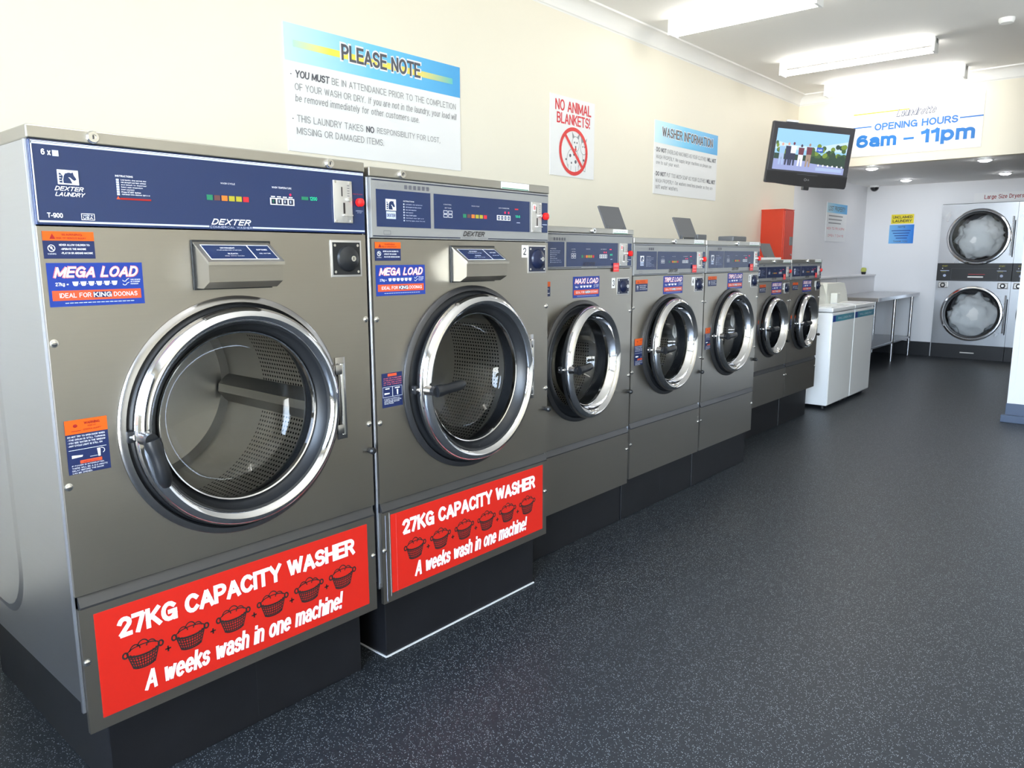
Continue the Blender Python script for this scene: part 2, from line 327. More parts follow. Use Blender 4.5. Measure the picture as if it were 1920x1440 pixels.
def lay(st, shear):
    x = 0; S = []; lo = 9; hi = -9; n = 0
    for ch in st:
        w, ss = G.get(ch, G['-']); gap = 0.25
        for p in ss:
            q = [(x+a+b*shear, b) for a, b in p]; S.append(q); lo = min(lo, *[b for a, b in p]); hi = max(hi, *[b for a, b in p])
        n += ch != ' '; x += w+gap
    x0 = min(a for q in S for a, b in q); x1 = max(a for q in S for a, b in q)
    return S, x0, x1, lo, hi, max(n, 1)
class Decal(MB):
    """flat print on a plane: origin O, right U, up V, facing NN"""
    def __init__(s, O, U, V, NN, eps=0.0004):
        super().__init__(); s.O = Vector(O); s.U = Vector(U); s.V = Vector(V); s.N = Vector(NN); s.e = eps
    def P(s, u, v, l): return tuple(s.O+s.U*u+s.V*v+s.N*(s.e*l))
    def poly(s, pts, mt, l=1): 
        us = [p[0] for p in pts]; vs = [p[1] for p in pts]; a, b_, c, d = min(us), max(us), min(vs), max(vs)
        return s.add([s.P(u, v, l) for u, v in pts], [tuple(range(len(pts)))], mt, uvs=[[((u-a)/max(b_-a, 1e-9), (v-c)/max(d-c, 1e-9)) for u, v in pts]])
    def rect(s, u0, v0, u1, v1, mt, l=1): return s.poly([(u0, v0), (u1, v0), (u1, v1), (u0, v1)], mt, l)
    def slab(s, u0, v0, u1, v1, mt, t=0.0008):
        p = [s.O+s.U*u+s.V*v for u, v in ((u0, v0), (u1, v0), (u1, v1), (u0, v1))]
        v = [tuple(q) for q in p]+[tuple(q+s.N*t) for q in p]
        s.O = s.O+s.N*t
        return s.add(v, [(3, 2, 1, 0), (4, 5, 6, 7), (0, 1, 5, 4), (1, 2, 6, 5), (2, 3, 7, 6), (3, 0, 4, 7)], mt)
    def frame(s, u0, v0, u1, v1, w, mt, l=1):
        s.rect(u0, v0, u1, v0+w, mt, l); s.rect(u0, v1-w, u1, v1, mt, l); s.rect(u0, v0+w, u0+w, v1-w, mt, l); s.rect(u1-w, v0+w, u1, v1-w, mt, l)
    def line(s, pts, w, mt, l=1): s.stroke(pts, w, mt, l, 0.0)
    def arc(s, cu, cv, ru, rv, a0, a1, w, mt, l=1, n=20):
        s.line([(cu+ru*math.cos(R(a0+(a1-a0)*i/n)), cv+rv*math.sin(R(a0+(a1-a0)*i/n))) for i in range(n+1)], w, mt, l)
    def disc(s, cu, cv, ru, rv, mt, l=1, n=20):
        s.poly([(cu+ru*math.cos(2*PI*i/n), cv+rv*math.sin(2*PI*i/n)) for i in range(n)], mt, l)
    def stroke(s, pts, w, mt, l=1, cap=0.5):
        P = [Vector(p) for p in pts]; P = [p for i, p in enumerate(P) if i == 0 or (p-P[i-1]).length > w*0.05]
        if len(P) < 2: return
        for i in range(1, len(P)-1):
            a = (P[i]-P[i-1]).normalized(); b = (P[i+1]-P[i]).normalized()
            if a.dot(b) < 0.62:
                q = 0.5 if a.dot(b) > -0.3 else 0.15
                s.stroke([tuple(p) for p in P[:i]]+[tuple(P[i]+a*w*q)], w, mt, l, (cap[0] if isinstance(cap, tuple) else cap, 0.0))
                s.stroke([tuple(P[i]-b*w*q)]+[tuple(p) for p in P[i+1:]], w, mt, l, (0.0, cap[1] if isinstance(cap, tuple) else cap)); return
        s.kk = (getattr(s, 'kk', 0)+1) % 7; l = l+0.1*s.kk
        c0, c1 = cap if isinstance(cap, tuple) else (cap, cap)
        closed = (P[0]-P[-1]).length < 1e-7 and len(P) > 3
        if not closed: P[0] = P[0]-(P[1]-P[0]).normalized()*w*c0; P[-1] = P[-1]+(P[-1]-P[-2]).normalized()*w*c1
        n = len(P); L = []; Rr = []
        for i in range(n):
            if closed: a = P[i]-P[(i-1) % (n-1)] if i < n-1 else P[n-1]-P[n-2]; b = P[i+1]-P[i] if i < n-1 else P[1]-P[0]
            else: a = P[i]-P[i-1] if i else P[1]-P[0]; b = P[i+1]-P[i] if i < n-1 else a
            if closed and i == 0: a = P[0]-P[n-2]
            a = a.normalized(); b = b.normalized(); t = a+b
            if t.length < 0.35: t = b
            t.normalize(); nn = Vector((-t.y, t.x)); k = min(1.0/max(abs(nn.dot(Vector((-b.y, b.x)))), 0.3), 1.9)
            L.append(P[i]+nn*w*0.5*k); Rr.append(P[i]-nn*w*0.5*k)
        v = [s.P(p.x, p.y, l) for p in L]+[s.P(p.x, p.y, l) for p in Rr]
        s.add(v, [(n+i, n+i+1, i+1, i) for i in range(n-1)], mt)
    def text(s, st, u0, v0, u1, v1, mt, l=1, bold=0.0, shear=0.0, space=1.0):
        """fit the text into the given box (v0..v1 = its own ink height)"""
        S, x0, x1, y0, y1, n = lay(st, shear); H = (v1-v0)/(y1-y0); wt = (0.105+bold*2.3)*H
        wt = min(wt, 0.36*(u1-u0)/n) if n > 1 else wt
        a = (u1-u0-wt)/max(x1-x0, 1e-6) if x1-x0 > 0.01 else 0; b = (v1-v0-wt)/(y1-y0)
        for k, q in enumerate(S): s.stroke([(u0+wt/2+(x-x0)*a, v0+wt/2+(y-y0)*b) for x, y in q], wt, mt, l)
    def textw(s, st, u0, v0, h, mt, l=1, bold=0.0, shear=0.0, wmax=None, cond=0.85, right=False, centre=False):
        S, x0, x1, y0, y1, n = lay(st, shear); a = h*cond; wt = (0.105+bold*2.3)*h
        if wmax and (x1-x0)*a > wmax: a = wmax/(x1-x0)
        elif cond > 1.2 and wmax: a = wmax/(x1-x0)
        for k, q in enumerate(S): s.stroke([(u0+wt/2+(x-x0)*a, v0+wt/2+y*(h-wt)) for x, y in q], wt, mt, l)
        return u0+(x1-x0)*a+wt
    def basket(s, cu, cv, w, h, mt, lw, l=1, fine=True):
        """laundry basket drawing, w wide and h high, centred"""
        rv = h*0.17; top = cv+h*0.12
        s.arc(cu, top, w*0.40, rv, 0, 360, lw, mt, l, 20)
        s.arc(cu, top-h*0.03, w*0.40, rv, 180, 360, lw, mt, l, 12)
        bw = w*0.26; bot = cv-h*0.42
        s.line([(cu-w*0.40, top), (cu-bw, bot)], lw, mt, l); s.line([(cu+w*0.40, top), (cu+bw, bot)], lw, mt, l)
        s.arc(cu, bot+rv*0.3, bw, rv*0.6, 180, 360, lw*1.3, mt, l, 10)
        for sg in (-1, 1): s.arc(cu+sg*w*0.44, top-h*0.02, w*0.06, h*0.09, 0, 360, lw*1.4, mt, l, 10)
        s.arc(cu-w*0.20, top+h*0.03, w*0.13, h*0.20, 10, 170, lw, mt, l, 8)
        s.arc(cu, top+h*0.07, w*0.15, h*0.24, 15, 165, lw, mt, l, 8)
        s.arc(cu+w*0.20, top+h*0.04, w*0.12, h*0.18, 10, 170, lw, mt, l, 8)
        if fine:
            for i in range(1, 10):
                t = i/10; ut = cu-w*0.40+w*0.80*t; ub = cu-bw+2*bw*t; dv = -rv*math.sin(PI*t)
                s.line([(ut, top+dv), (ub, bot+dv*0.4)], lw*0.9, mt, l)
            for j in range(1, 5):
                t = j/5; hw = w*0.40+(bw-w*0.40)*t; vv = top+(bot-top)*t
                s.arc(cu, vv, hw, rv*(1-0.5*t), 180, 360, lw*0.9, mt, l, 12)
    def tubicon(s, cu, cv, w, h, mt, l=1):
        s.poly([(cu-w*0.5, cv+h*0.5), (cu-w*0.36, cv-h*0.3), (cu-w*0.2, cv-h*0.5), (cu+w*0.2, cv-h*0.5), (cu+w*0.36, cv-h*0.3), (cu+w*0.5, cv+h*0.5)], mt, l)

FRONT = dict(U=(0, 1, 0), V=(0, 0, 1), NN=(1, 0, 0))
def fdecal(x=0.0006, eps=0.0004): return Decal((x, 0, 0), FRONT['U'], FRONT['V'], FRONT['NN'], eps)

def horse(d, u0, v0, u1, v1, l=2, bg='white_ink', fg='navy_print'):
    w, h = u1-u0, v1-v0
    Q = lambda pts: [(u0+a*w, v0+b*h) for a, b in pts]
    d.rect(u0, v0, u1, v1, bg, l)
    d.poly(Q([(0.04, 0.06), (0.20, 0.06), (0.18, 0.30), (0.24, 0.55), (0.16, 0.72), (0.04, 0.95)]), fg, l+1)
    d.poly(Q([(0.25, 0.04), (0.70, 0.04), (0.60, 0.38), (0.48, 0.55), (0.38, 0.84), (0.29, 0.62), (0.24, 0.30)]), fg, l+1)
    d.poly(Q([(0.40, 0.80), (0.46, 0.52), (0.60, 0.50), (0.70, 0.36), (0.80, 0.26), (0.92, 0.34), (0.90, 0.46), (0.80, 0.68), (0.76, 0.92), (0.68, 0.84), (0.55, 0.88)]), fg, l+1)
    for k in range(4): d.rect(u0+w*(0.04), v0+h*(0.2+0.2*k), u0+w*0.15, v0+h*(0.25+0.2*k), bg, l+2)
    d.frame(u0-0.0015, v0-0.0015, u1+0.0015, v1+0.0015, 0.0015, bg, l)

def warn_sticker(parent, y0, z0, w=0.099, h=0.056):
    d = fdecal(); d.slab(y0, z0, y0+w, z0+h, 'sticker_navy', 0.0005)
    d.rect(y0, z0+h*0.66, y0+w, z0+h, 'sticker_orange')
    d.poly([(y0+w*0.13, z0+h*0.72), (y0+w*0.24, z0+h*0.72), (y0+w*0.185, z0+h*0.92)], 'dark_red_ink', 2)
    d.text('WARNING', y0+w*0.36, z0+h*0.84, y0+w*0.76, z0+h*0.93, 'dark_red_ink', 2, 0.02)
    d.text('RISK OF SERIOUS INJURY', y0+w*0.26, z0+h*0.72, y0+w*0.84, z0+h*0.79, 'dark_red_ink', 2, 0.01)
    d.arc(y0+w*0.15, z0+h*0.38, w*0.065, h*0.12, 0, 360, 0.0015, 'white_ink', 2)
    d.line([(y0+w*0.10, z0+h*0.47), (y0+w*0.20, z0+h*0.29)], 0.0015, 'white_ink', 2)
    d.disc(y0+w*0.15, z0+h*0.40, w*0.02, h*0.05, 'white_ink', 2)
    d.text('WARNING', y0+w*0.07, z0+h*0.15, y0+w*0.23, z0+h*0.20, 'white_ink', 2)
    d.text('NEVER ALLOW CHILDREN TO:', y0+w*0.30, z0+h*0.47, y0+w*0.90, z0+h*0.54, 'white_ink', 2, 0.02)
    d.text('-OPERATE THE MACHINE', y0+w*0.33, z0+h*0.32, y0+w*0.82, z0+h*0.39, 'white_ink', 2, 0.02)
    d.text('-PLAY IN OR AROUND MACHINE', y0+w*0.33, z0+h*0.17, y0+w*0.95, z0+h*0.24, 'white_ink', 2, 0.02)
    d.build('warning_sticker', parent, label='small orange and navy warning sticker about children')
def door_sticker(parent, y0, z0, w=0.09, h=0.122, orange=True):
    d = fdecal(); d.slab(y0, z0, y0+w, z0+h, 'sticker_navy', 0.0005)
    X = lambda t: y0+w*t
    Z = lambda t: z0+h*t
    if orange:
        d.rect(X(0), Z(0.74), X(1), Z(1), 'sticker_orange'); d.text('WARNING', X(0.45), Z(0.90), X(0.82), Z(0.95), 'dark_red_ink', 2, 0.02)
        d.text('RISK OF', X(0.53), Z(0.85), X(0.73), Z(0.88), 'dark_red_ink', 2); d.text('SERIOUS INJURY', X(0.42), Z(0.79), X(0.84), Z(0.82), 'dark_red_ink', 2)
        d.disc(X(0.24), Z(0.89), w*0.05, h*0.03, 'dark_red_ink', 2); d.rect(X(0.14), Z(0.79), X(0.36), Z(0.80), 'dark_red_ink', 2)
        for k, t in enumerate(('DO NOT TRY TO OPEN DOOR WHEN:', '-THE DRUM IS STILL TURNING', '-YOU SEE WATER IN THE WINDOW', '-ANY CYCLE LIGHT IS STILL ON')):
            d.text(t, X(0.04), Z(0.68-0.055*k), X(0.92 if k < 3 else 0.84), Z(0.71-0.055*k), 'white_ink', 2, 0.02)
        d.rect(X(0.04), Z(0.445), X(0.93), Z(0.452), 'white_ink', 2)
        iz = 0.25
        d.text('IMPORTANT', X(0.36), Z(0.198), X(0.72), Z(0.225), 'dark_red_ink', 3, 0.02); d.rect(X(0.28), Z(0.185), X(0.80), Z(0.245), 'coral', 2)
    else:
        d.rect(X(0.28), Z(0.90), X(0.72), Z(0.98), 'coral', 2)
        for k, t in enumerate(('DO NOT TRY TO OPEN DOOR', 'IF THE DRUM IS TURNING', 'OR YOU SEE WATER', 'IN THE WINDOW')):
            d.text(t, X(0.08), Z(0.83-0.06*k), X(0.95), Z(0.862-0.06*k), 'ink_pink', 2, 0.01)
        d.frame(X(0.02), Z(0.30), X(0.5), Z(0.60), 0.0008, 'white_ink', 2); d.frame(X(0.5), Z(0.30), X(0.98), Z(0.60), 0.0008, 'white_ink', 2)
        d.rect(X(0.15), Z(0.53), X(0.35), Z(0.56), 'white_ink', 2); d.rect(X(0.62), Z(0.53), X(0.86), Z(0.56), 'white_ink', 2)
    d.poly([(X(0.10), Z(0.30 if orange else 0.38)), (X(0.34), Z(0.31 if orange else 0.39)), (X(0.36), Z(0.34 if orange else 0.42)), (X(0.10), Z(0.355 if orange else 0.43))], 'white_ink', 2)
    d.poly([(X(0.72), Z(0.27 if orange else 0.34)), (X(0.77), Z(0.27 if orange else 0.34)), (X(0.78), Z(0.42 if orange else 0.50)), (X(0.70), Z(0.42 if orange else 0.50))], 'white_ink', 2)
    if orange: d.arc(X(0.79), Z(0.37), w*0.09, h*0.05, -60, 90, 0.0012, 'white_ink', 2, 8); d.rect(X(0.52), Z(0.285), X(0.70), Z(0.291), 'white_ink', 2)
    for k, t in enumerate(('IF POWER IS INTERRUPTED,', 'THERE WILL BE A 2-3 MINUTE', 'DELAY BEFORE THE DOOR', 'CAN BE OPENED.')):
        if orange or k < 4: d.text(t, X(0.08), Z((0.145 if orange else 0.23)-0.045*k), X((0.85, 0.92, 0.82, 0.55)[k]), Z((0.17 if orange else 0.26)-0.045*k), 'white_ink', 2, 0.02)
    d.build('door_sticker', parent, label='navy sticker showing how the door lever turns')
def load_sticker(parent, y0, z0, w, h, word, kg, n, doona):
    d = fdecal(); d.slab(y0, z0, y0+w, z0+h, 'sticker_blue', 0.0005)
    X = lambda t: y0+w*t
    Z = lambda t: z0+h*t
    d.text(word, X(0.055), Z(0.655), X(0.955), Z(0.925), 'ink_pink', 1, 0.055, 0.25)
    d.text(word, X(0.065), Z(0.67), X(0.945), Z(0.91), 'white_ink', 2, 0.03, 0.25)
    d.text(kg+' =', X(0.07), Z(0.46), X(0.20), Z(0.555), 'white_ink', 2, 0.02)
    span = 0.56; pitch = span/6.2
    st = 0.27 if n > 4 else 0.30
    pw = (0.76-st)/(n)
    for k in range(n):
        cu = X(st+pw*k); d.tubicon(cu, Z(0.52), w*pw*0.78, h*0.10, 'white_ink', 2); d.rect(cu-w*pw*0.28, Z(0.545), cu+w*pw*0.28, Z(0.56), 'lilac_line', 3)
        if k < n-1: d.rect(cu+w*pw*0.45, Z(0.51), cu+w*pw*0.55, Z(0.525), 'white_ink', 2)
    for q in (0, 1):
        d.arc(X(0.79), Z(0.49+0.09*q), w*0.02, h*0.028, 170, 370, 0.0012, 'white_ink', 2, 8); d.line([(X(0.81), Z(0.50+0.09*q)), (X(0.84), Z(0.53+0.09*q))], 0.0012, 'white_ink', 2)
    for k, t in enumerate(('TWO SCOOPS', 'OF POWDER', 'MAXIMUM')):
        d.text(t, X(0.855), Z(0.575-0.05*k), X((0.965, 0.96, 0.94)[k]), Z(0.605-0.05*k), 'white_ink', 2, 0.02)
    d.rect(X(0.03), Z(0.14), X(0.965), Z(0.37), 'coral', 1)
    d.text('IDEAL FOR', X(0.10), Z(0.205), X(0.42), Z(0.31), 'white_ink', 3, 0.012)
    d.rect(X(0.44), Z(0.19), X(0.64), Z(0.325), 'sticker_navy', 2); d.text(doona, X(0.445), Z(0.20), X(0.635), Z(0.315), 'white_ink', 3, 0.035)
    d.text('DOONAS', X(0.66), Z(0.205), X(0.92), Z(0.31), 'white_ink', 3, 0.012)
    for k in range(16): d.rect(X(0.15+0.046*k), Z(0.072), X(0.188+0.046*k), Z(0.088), 'lilac_line', 2)
    d.build('load_sticker', parent, label='blue and orange load size sticker reading '+word.lower())
def capacity_banner(parent, y0, z0, w, h):
    d = fdecal(); d.slab(y0, z0, y0+w, z0+h, 'sign_red', 0.0008)
    X = lambda t: y0+w*t
    Z = lambda t: z0+h*t
    d.text('27KG CAPACITY WASHER', X(0.062), Z(0.69), X(0.938), Z(0.885), 'white_ink', 1, 0.05)
    for k in range(6):
        cu = X(0.13+0.1495*k); d.basket(cu, Z(0.475), w*0.122, h*0.30, 'black_ink', 0.0029, 1)
        if k < 5:
            c = X(0.13+0.1495*k+0.075); q = 0.0075; d.rect(c-q, Z(0.42)-0.002, c+q, Z(0.42)+0.002, 'black_ink', 1); d.rect(c-0.002, Z(0.42)-q, c+0.002, Z(0.42)+q, 'black_ink', 1)
    d.text('A weeks wash in one machine!', X(0.125), Z(0.09), X(0.875), Z(0.295), 'white_ink', 1, 0.024, 0.2)
    return d.build('capacity_banner', parent, label='red banner reading 27KG capacity washer')

def coin_and_button(parent, y0, y1, z0, z1, yb, zb, rb, strip=None):
    """coin plate with slots + red start button"""
    d = MB(); d.box((0.004, y0, z0), (0.007, y1, z1), 'plate_metal', 0.001)
    w = y1-y0; h = z1-z0
    d.box((0.007, y0+w*0.42, z0+h*0.63), (0.0075, y0+w*0.48, z0+h*0.85), 'black_ink')
    d.box((0.007, y0+w*0.50, z0+h*0.22), (0.0075, y0+w*0.60, z0+h*0.48), 'black_ink')
    d.box((0.007, y0+w*0.45, z0+h*0.17), (0.016, y0+w*0.92, z0+h*0.20), 'plate_metal')
    d.cyl((0.007, y0+w*0.82, z0+h*0.56), (0.014, y0+w*0.82, z0+h*0.56), 0.006, 'screw_metal', 12)
    for a, b in ((0.1, 0.04), (0.9, 0.04), (0.1, 0.96), (0.9, 0.96)): d.cyl((0.007, y0+w*a, z0+h*b), (0.0085, y0+w*a, z0+h*b), 0.0035, 'screw_metal', 10)
    for k in range(5): d.box((0.007, y0+w*0.74, z0+h*(0.64+0.06*k)), (0.0073, y0+w*0.86, z0+h*(0.655+0.06*k)), 'grey_ink')
    d.build('coin_slot', parent)
    m = MB(); m.lathe([(rb*1.05, 0.004), (rb*1.05, 0.010), (rb, 0.016), (rb*0.6, 0.019), (0.0001, 0.020)], (0, yb, zb), 'button_red', 28)
    m.build('start_button', parent, label='round red start button')

def panel_print_common(d, by0, by1, z0, z1, two):
    h = z1-z0

def screws(parent, pts, r=0.006):
    for y, z in pts:
        m = MB(); m.lathe([(r*1.5, 0.0), (r*1.5, 0.0012), (r*1.05, 0.0016), (r, 0.005), (r*0.6, 0.0062), (0.0001, 0.0062)], (0, y, z), 'screw_metal', 16)
        m.box((0.0062, y-r*0.7, z-0.0007), (0.0065, y+r*0.7, z+0.0007), 'black_ink')
        m.build('screw', parent)

def plate_hole(mb, y0, y1, z0, z1, yc, zc, r, x, mt, n=96, depth=0.012):
    angs = [2*PI*i/n for i in range(n)]
    for cy, cz in ((y0, z0), (y1, z0), (y1, z1), (y0, z1)):
        a = math.atan2(cz-zc, cy-yc) % (2*PI); angs.append(a)
    angs = sorted(set(round(a, 6) for a in angs)); inn = []; out = []
    for a in angs:
        c, s_ = math.cos(a), math.sin(a); t = []
        if c > 1e-9: t.append((y1-yc)/c)
        if c < -1e-9: t.append((y0-yc)/c)
        if s_ > 1e-9: t.append((z1-zc)/s_)
        if s_ < -1e-9: t.append((z0-zc)/s_)
        q = min(t); out.append((yc+c*q, zc+s_*q)); inn.append((yc+c*r, zc+s_*r))
    k = len(angs)
    v = [(x, *p) for p in out]+[(x, *p) for p in inn]+[(x-depth, *p) for p in inn]+[(x-depth, *p) for p in out]
    f = []
    for i in range(k):
        j = (i+1) % k; f.append((i, j, k+j, k+i)); f.append((k+i, k+j, 2*k+j, 2*k+i)); f.append((i, 3*k+i, 3*k+j, j))
    mb.add(v, f, mt)

# ------------------------------------------------------------------ front-loading washer
GW = 'stainless front-loading washers in a row along the left wall'
def washer(c):
    W, top, zl, zp, zs, zb = c['W'], c['top'], c['lid'], c['panel'], c['seam'], c['bot']
    t = thing('washing_machine', c['label'], 'washing machine', (c['X'], c['y'], 0), 0, GW)
    dp = c['depth']; yc, zc, Rr = c['yc'], c['zc'], c['R']; rg = Rr*1.10
    # cabinet: sides, top, back
    m = MB(); sb = zb+0.07
    m.box((-dp, 0, sb), (-0.010, 0.003, zl), 'steel_side'); m.box((-dp, W-0.003, sb), (-0.010, W, zl), 'steel_side')
    m.box((-dp, 0.003, sb), (-dp+0.003, W-0.003, zl), 'steel_side'); m.box((-dp, 0.003, sb), (-0.03, W-0.003, sb+0.003), 'dark_recess')
    # front edge flange of the side sheet
    m.box((-0.022, -0.004, sb-0.02), (-0.012, 0.004, zl), 'steel_side', 0.002)
    if c.get('emboss'):
        pts = []
        y = -0.0035; a, b, z0, z1, rr = -dp+0.10, -0.36, 0.40, 1.50, 0.16
        for cx, cz, s0 in ((b-rr, z0+rr, -90), (b-rr, z1-rr, 0), (a+rr, z1-rr, 90), (a+rr, z0+rr, 180)):
            for k in range(9): pts.append((cx+rr*math.cos(R(s0+90*k/8)), 0, cz+rr*math.sin(R(s0+90*k/8))))
        n = len(pts); cx0, cz0 = (a+b)/2, (z0+z1)/2
        ins = [(cx0+(p[0]-cx0)*(1-0.018/abs(b-a)*2), y, cz0+(p[2]-cz0)*(1-0.018/abs(z1-z0)*2)) for p in pts]
        m.add(pts+ins, [(i, (i+1) % n, n+(i+1) % n, n+i) for i in range(n)]+[tuple(range(n, 2*n))], 'steel_side')
    m.build('cabinet', t)
    m = MB(); m.box((-dp-0.005, -0.002, zl), (0.003, W+0.002, top), 'steel_lid', 0.003)
    lid = m.build('top_lid', t)
    for k, y in enumerate(c['keys']):
        q = MB(); q.lathe([(0.013, 0.003), (0.013, 0.010), (0.011, 0.013), (0.006, 0.013), (0.0055, 0.011), (0.0001, 0.011)], (0, y, (zl+top)/2), 'screw_metal', 24)
        q.box((0.011, y-0.0008, (zl+top)/2-0.004), (0.0135, y+0.0008, (zl+top)/2+0.004), 'black_ink'); q.build('lid_lock', t)
    # front panel with the round opening
    m = MB(); plate_hole(m, 0.001, W-0.001, zs+0.002, zp-0.003, yc, zc, rg*0.965, 0.0, 'steel_front')
    m.build('front_panel', t)
    # lower panel with its folded top edge
    m = MB()
    m.prism([(-0.012, zb), (0.001, zb), (0.001, zs-0.030), (-0.004, zs-0.032), (-0.004, zs-0.036)][:3]+[(-0.012, zs-0.030)], 1, 0.004, W-0.004, 'steel_front')
    m.build('lower_panel', t)
    m = MB(); m.prism([(-0.012, zs-0.031), (0.002, zs-0.031), (0.002, zs-0.026), (-0.010, zs-0.002), (-0.030, zs-0.002)], 1, 0.008, W-0.004, 'groove_metal'); m.build('panel_channel', t)
    # dark sheet standing in for the shade behind the panels
    m = MB(); plate_hole(m, 0.004, W-0.004, zs-0.02, zp, yc, zc, Rr*1.0, -0.055, 'dark_recess', depth=0.002); m.build('shade_backing', t)
    # flange ring + rubber gasket
    m = MB(); m.lathe([(rg, 0.0), (rg, 0.006), (rg-0.004, 0.010), (rg-0.016, 0.013), (rg-0.019, 0.009), (rg-0.021, 0.0)], (0, yc, zc), (['flange_steel']*5 if c['n'] == 1 else ['flange_dark']*5), 96); m.build('door_flange', t)
    m = MB(); m.lathe([(rg-0.021, -0.012), (rg-0.021, 0.002), (Rr*0.985, 0.010), (Rr*0.93, 0.010), (Rr*0.86, 0.0), (Rr*0.84, -0.055)], (0, yc, zc), 'rubber', 72); m.build('gasket', t)
    # drum
    dd = min(0.62, dp*0.6); rd = Rr*1.06
    m = MB()
    uvf = lambda a, p: (a*rd, p[1])
    m.lathe([(Rr*0.82, -0.056), (rd, -0.075), (rd, -0.14)], (0, yc, zc), 'drum_metal', 96)
    m.lathe([(rd, -0.14), (rd, -dd*0.62)], (0, yc, zc), 'drum_holes', 96, uvf=uvf)
    m.lathe([(rd, -dd*0.62), (rd, -dd+0.02), (rd-0.02, -dd)], (0, yc, zc), 'drum_metal', 96)
    bu = lambda a, p: (p[0]*math.cos(a), p[0]*math.sin(a))
    m.lathe([(rd-0.02, -dd), (rd*0.2, -dd-0.005)], (0, yc, zc), 'drum_holes' if c.get('backholes', True) else 'drum_metal', 96, uvf=bu)
    m.lathe([(rd*0.2, -dd-0.005), (rd*0.16, -dd+0.03), (0.0001, -dd+0.035)], (0, yc, zc), 'drum_metal', 48)
    dr = m.build('drum', t)
    for k in range(3):
        a = R(c.get('lift', -35)+120*k); q = MB()
        pts = []
        for da, rr_ in ((-0.16, rd-0.001), (-0.05, rd*0.88), (0.05, rd*0.88), (0.16, rd-0.001)): pts.append((rr_*math.cos(a+da), rr_*math.sin(a+da)))
        v = [(-0.10, yc+p[0], zc+p[1]) for p in pts]+[(-dd+0.01, yc+p[0], zc+p[1]) for p in pts]
        q.add(v, [(0, 1, 2, 3), (4, 7, 6, 5), (0, 4, 5, 1), (1, 5, 6, 2), (2, 6, 7, 3)], 'drum_metal'); q.build('drum_lifter', dr)
    # door, hung on the right
    hy = yc+Rr+0.012; th = R(c['ajar']); hx = 0.030
    D = Rr
    m = MB(); o = (-hx+0.006, -(Rr+0.012), 0)
    prof = [(D*0.985, 0.004), (D*1.0, 0.010), (D*1.005, 0.022), (D*0.995, 0.036), (D*0.965, 0.047), (D*0.925, 0.051), (D*0.895, 0.047), (D*0.875, 0.038)]
    m.lathe([(D*0.80, 0.004)]+prof[:1], o, 'rubber', 96); m.lathe(prof, o, ['flange_steel' if c['n'] == 1 else 'rubber']*2+['chrome']*5, 128)
    door = m.build('door', t, (hx, hy, zc), (0, 0, th), label='round chrome-ringed glass door')
    m = MB(); m.lathe([(D*0.875, 0.038), (D*0.855, 0.034), (D*0.835, 0.016), (D*0.80, 0.004), (D*0.78, -0.004), (D*0.765, -0.004)], o, ['rubber']*5 if c['n'] < 3 else ['chrome', 'chrome', 'chrome', 'rubber', 'rubber'], 96); m.build('glass_seal', door)
    m = MB(); m.lathe([(D*0.785, 0.002), (D*0.778, 0.008), (D*0.766, 0.006), (D*0.762, -0.006)], o, 'chrome', 96); m.build('inner_ring', door)
    m = MB(); m.lathe([(D*0.775, -0.002), (D*0.765, -0.02), (D*0.73, -0.062), (D*0.64, -0.098), (D*0.45, -0.118), (D*0.22, -0.126), (0.0001, -0.128)], o, 'door_glass', 96); m.build('door_glass', door)
    # lever
    py, pz = o[1]-D*0.955, -0.004
    la = R(c['lever']); L = c.get('leverlen', 0.125)
    m = MB(); m.cyl((o[0]+0.040, py, pz), (o[0]+0.066, py, pz), 0.017, 'flange_steel', 24, 0.014)
    m.cyl((o[0]+0.066, py, pz), (o[0]+0.082, py, pz), 0.015, 'black_plastic', 24)
    dy, dz = math.cos(la), math.sin(la); path = []; rad = []
    for k in range(9):
        q = k/8; path.append((o[0]+0.080+0.006*math.sin(PI*q)+0.002*q, py+dy*L*q, pz+dz*L*q)); rad.append((0.019, 0.0195, 0.017, 0.016, 0.0165, 0.017, 0.017, 0.016, 0.010)[k])
    m.tube(path, rad, 'black_plastic', 14); m.build('handle', door, label='black plastic door lever')
    m = MB(); m.box((o[0]-0.004, py-0.026, pz-0.014), (o[0]+0.016, py-0.006, pz+0.014), 'rubber', 0.004); m.cyl((o[0]+0.0, py-0.022, pz), (o[0]+0.022, py-0.014, pz), 0.006, 'screw_metal', 12); m.build('latch', door)
    # hinge plate on the front
    hyy = min(hy+0.022, W-0.035); hh = D*0.43
    m = MB(); m.box((0.0, hyy-0.018, zc-hh), (0.004, hyy+0.016, zc+hh), 'flange_steel', 0.0015); m.cyl((0.014, hyy-0.006, zc-hh*0.86), (0.014, hyy-0.006, zc+hh*0.86), 0.0085, 'screw_metal', 16)
    for s_ in (-1, 1): m.box((0.004, hyy-0.030, zc+s_*hh*0.72-0.014), (0.022, hyy-0.004, zc+s_*hh*0.72+0.014), 'flange_steel', 0.002)
    m.build('hinge', t)
    m = MB(); m.lathe([(0.008, 0.0), (0.010, 0.012), (0.011, 0.020), (0.007, 0.026), (0.0001, 0.027)], (0, W-0.014, zs+0.18), 'rubber', 18); m.build('door_stop', t, label='small black rubber bumper')
    screws(t, [(0.011, zs+0.577*c.get('sk', 1)), (0.011, zs+0.258), (W-0.010, zs+0.577*c.get('sk', 1)), (W-0.010, zs+0.26), (0.012, zb+0.178), (W-0.012, zb+0.178)])
    # lock box
    ly, lz, lw, lh = c['lock']
    m = MB(); m.box((0.0005, ly, lz), (0.003, ly+lw, lz+lh), 'plate_metal', 0.001)
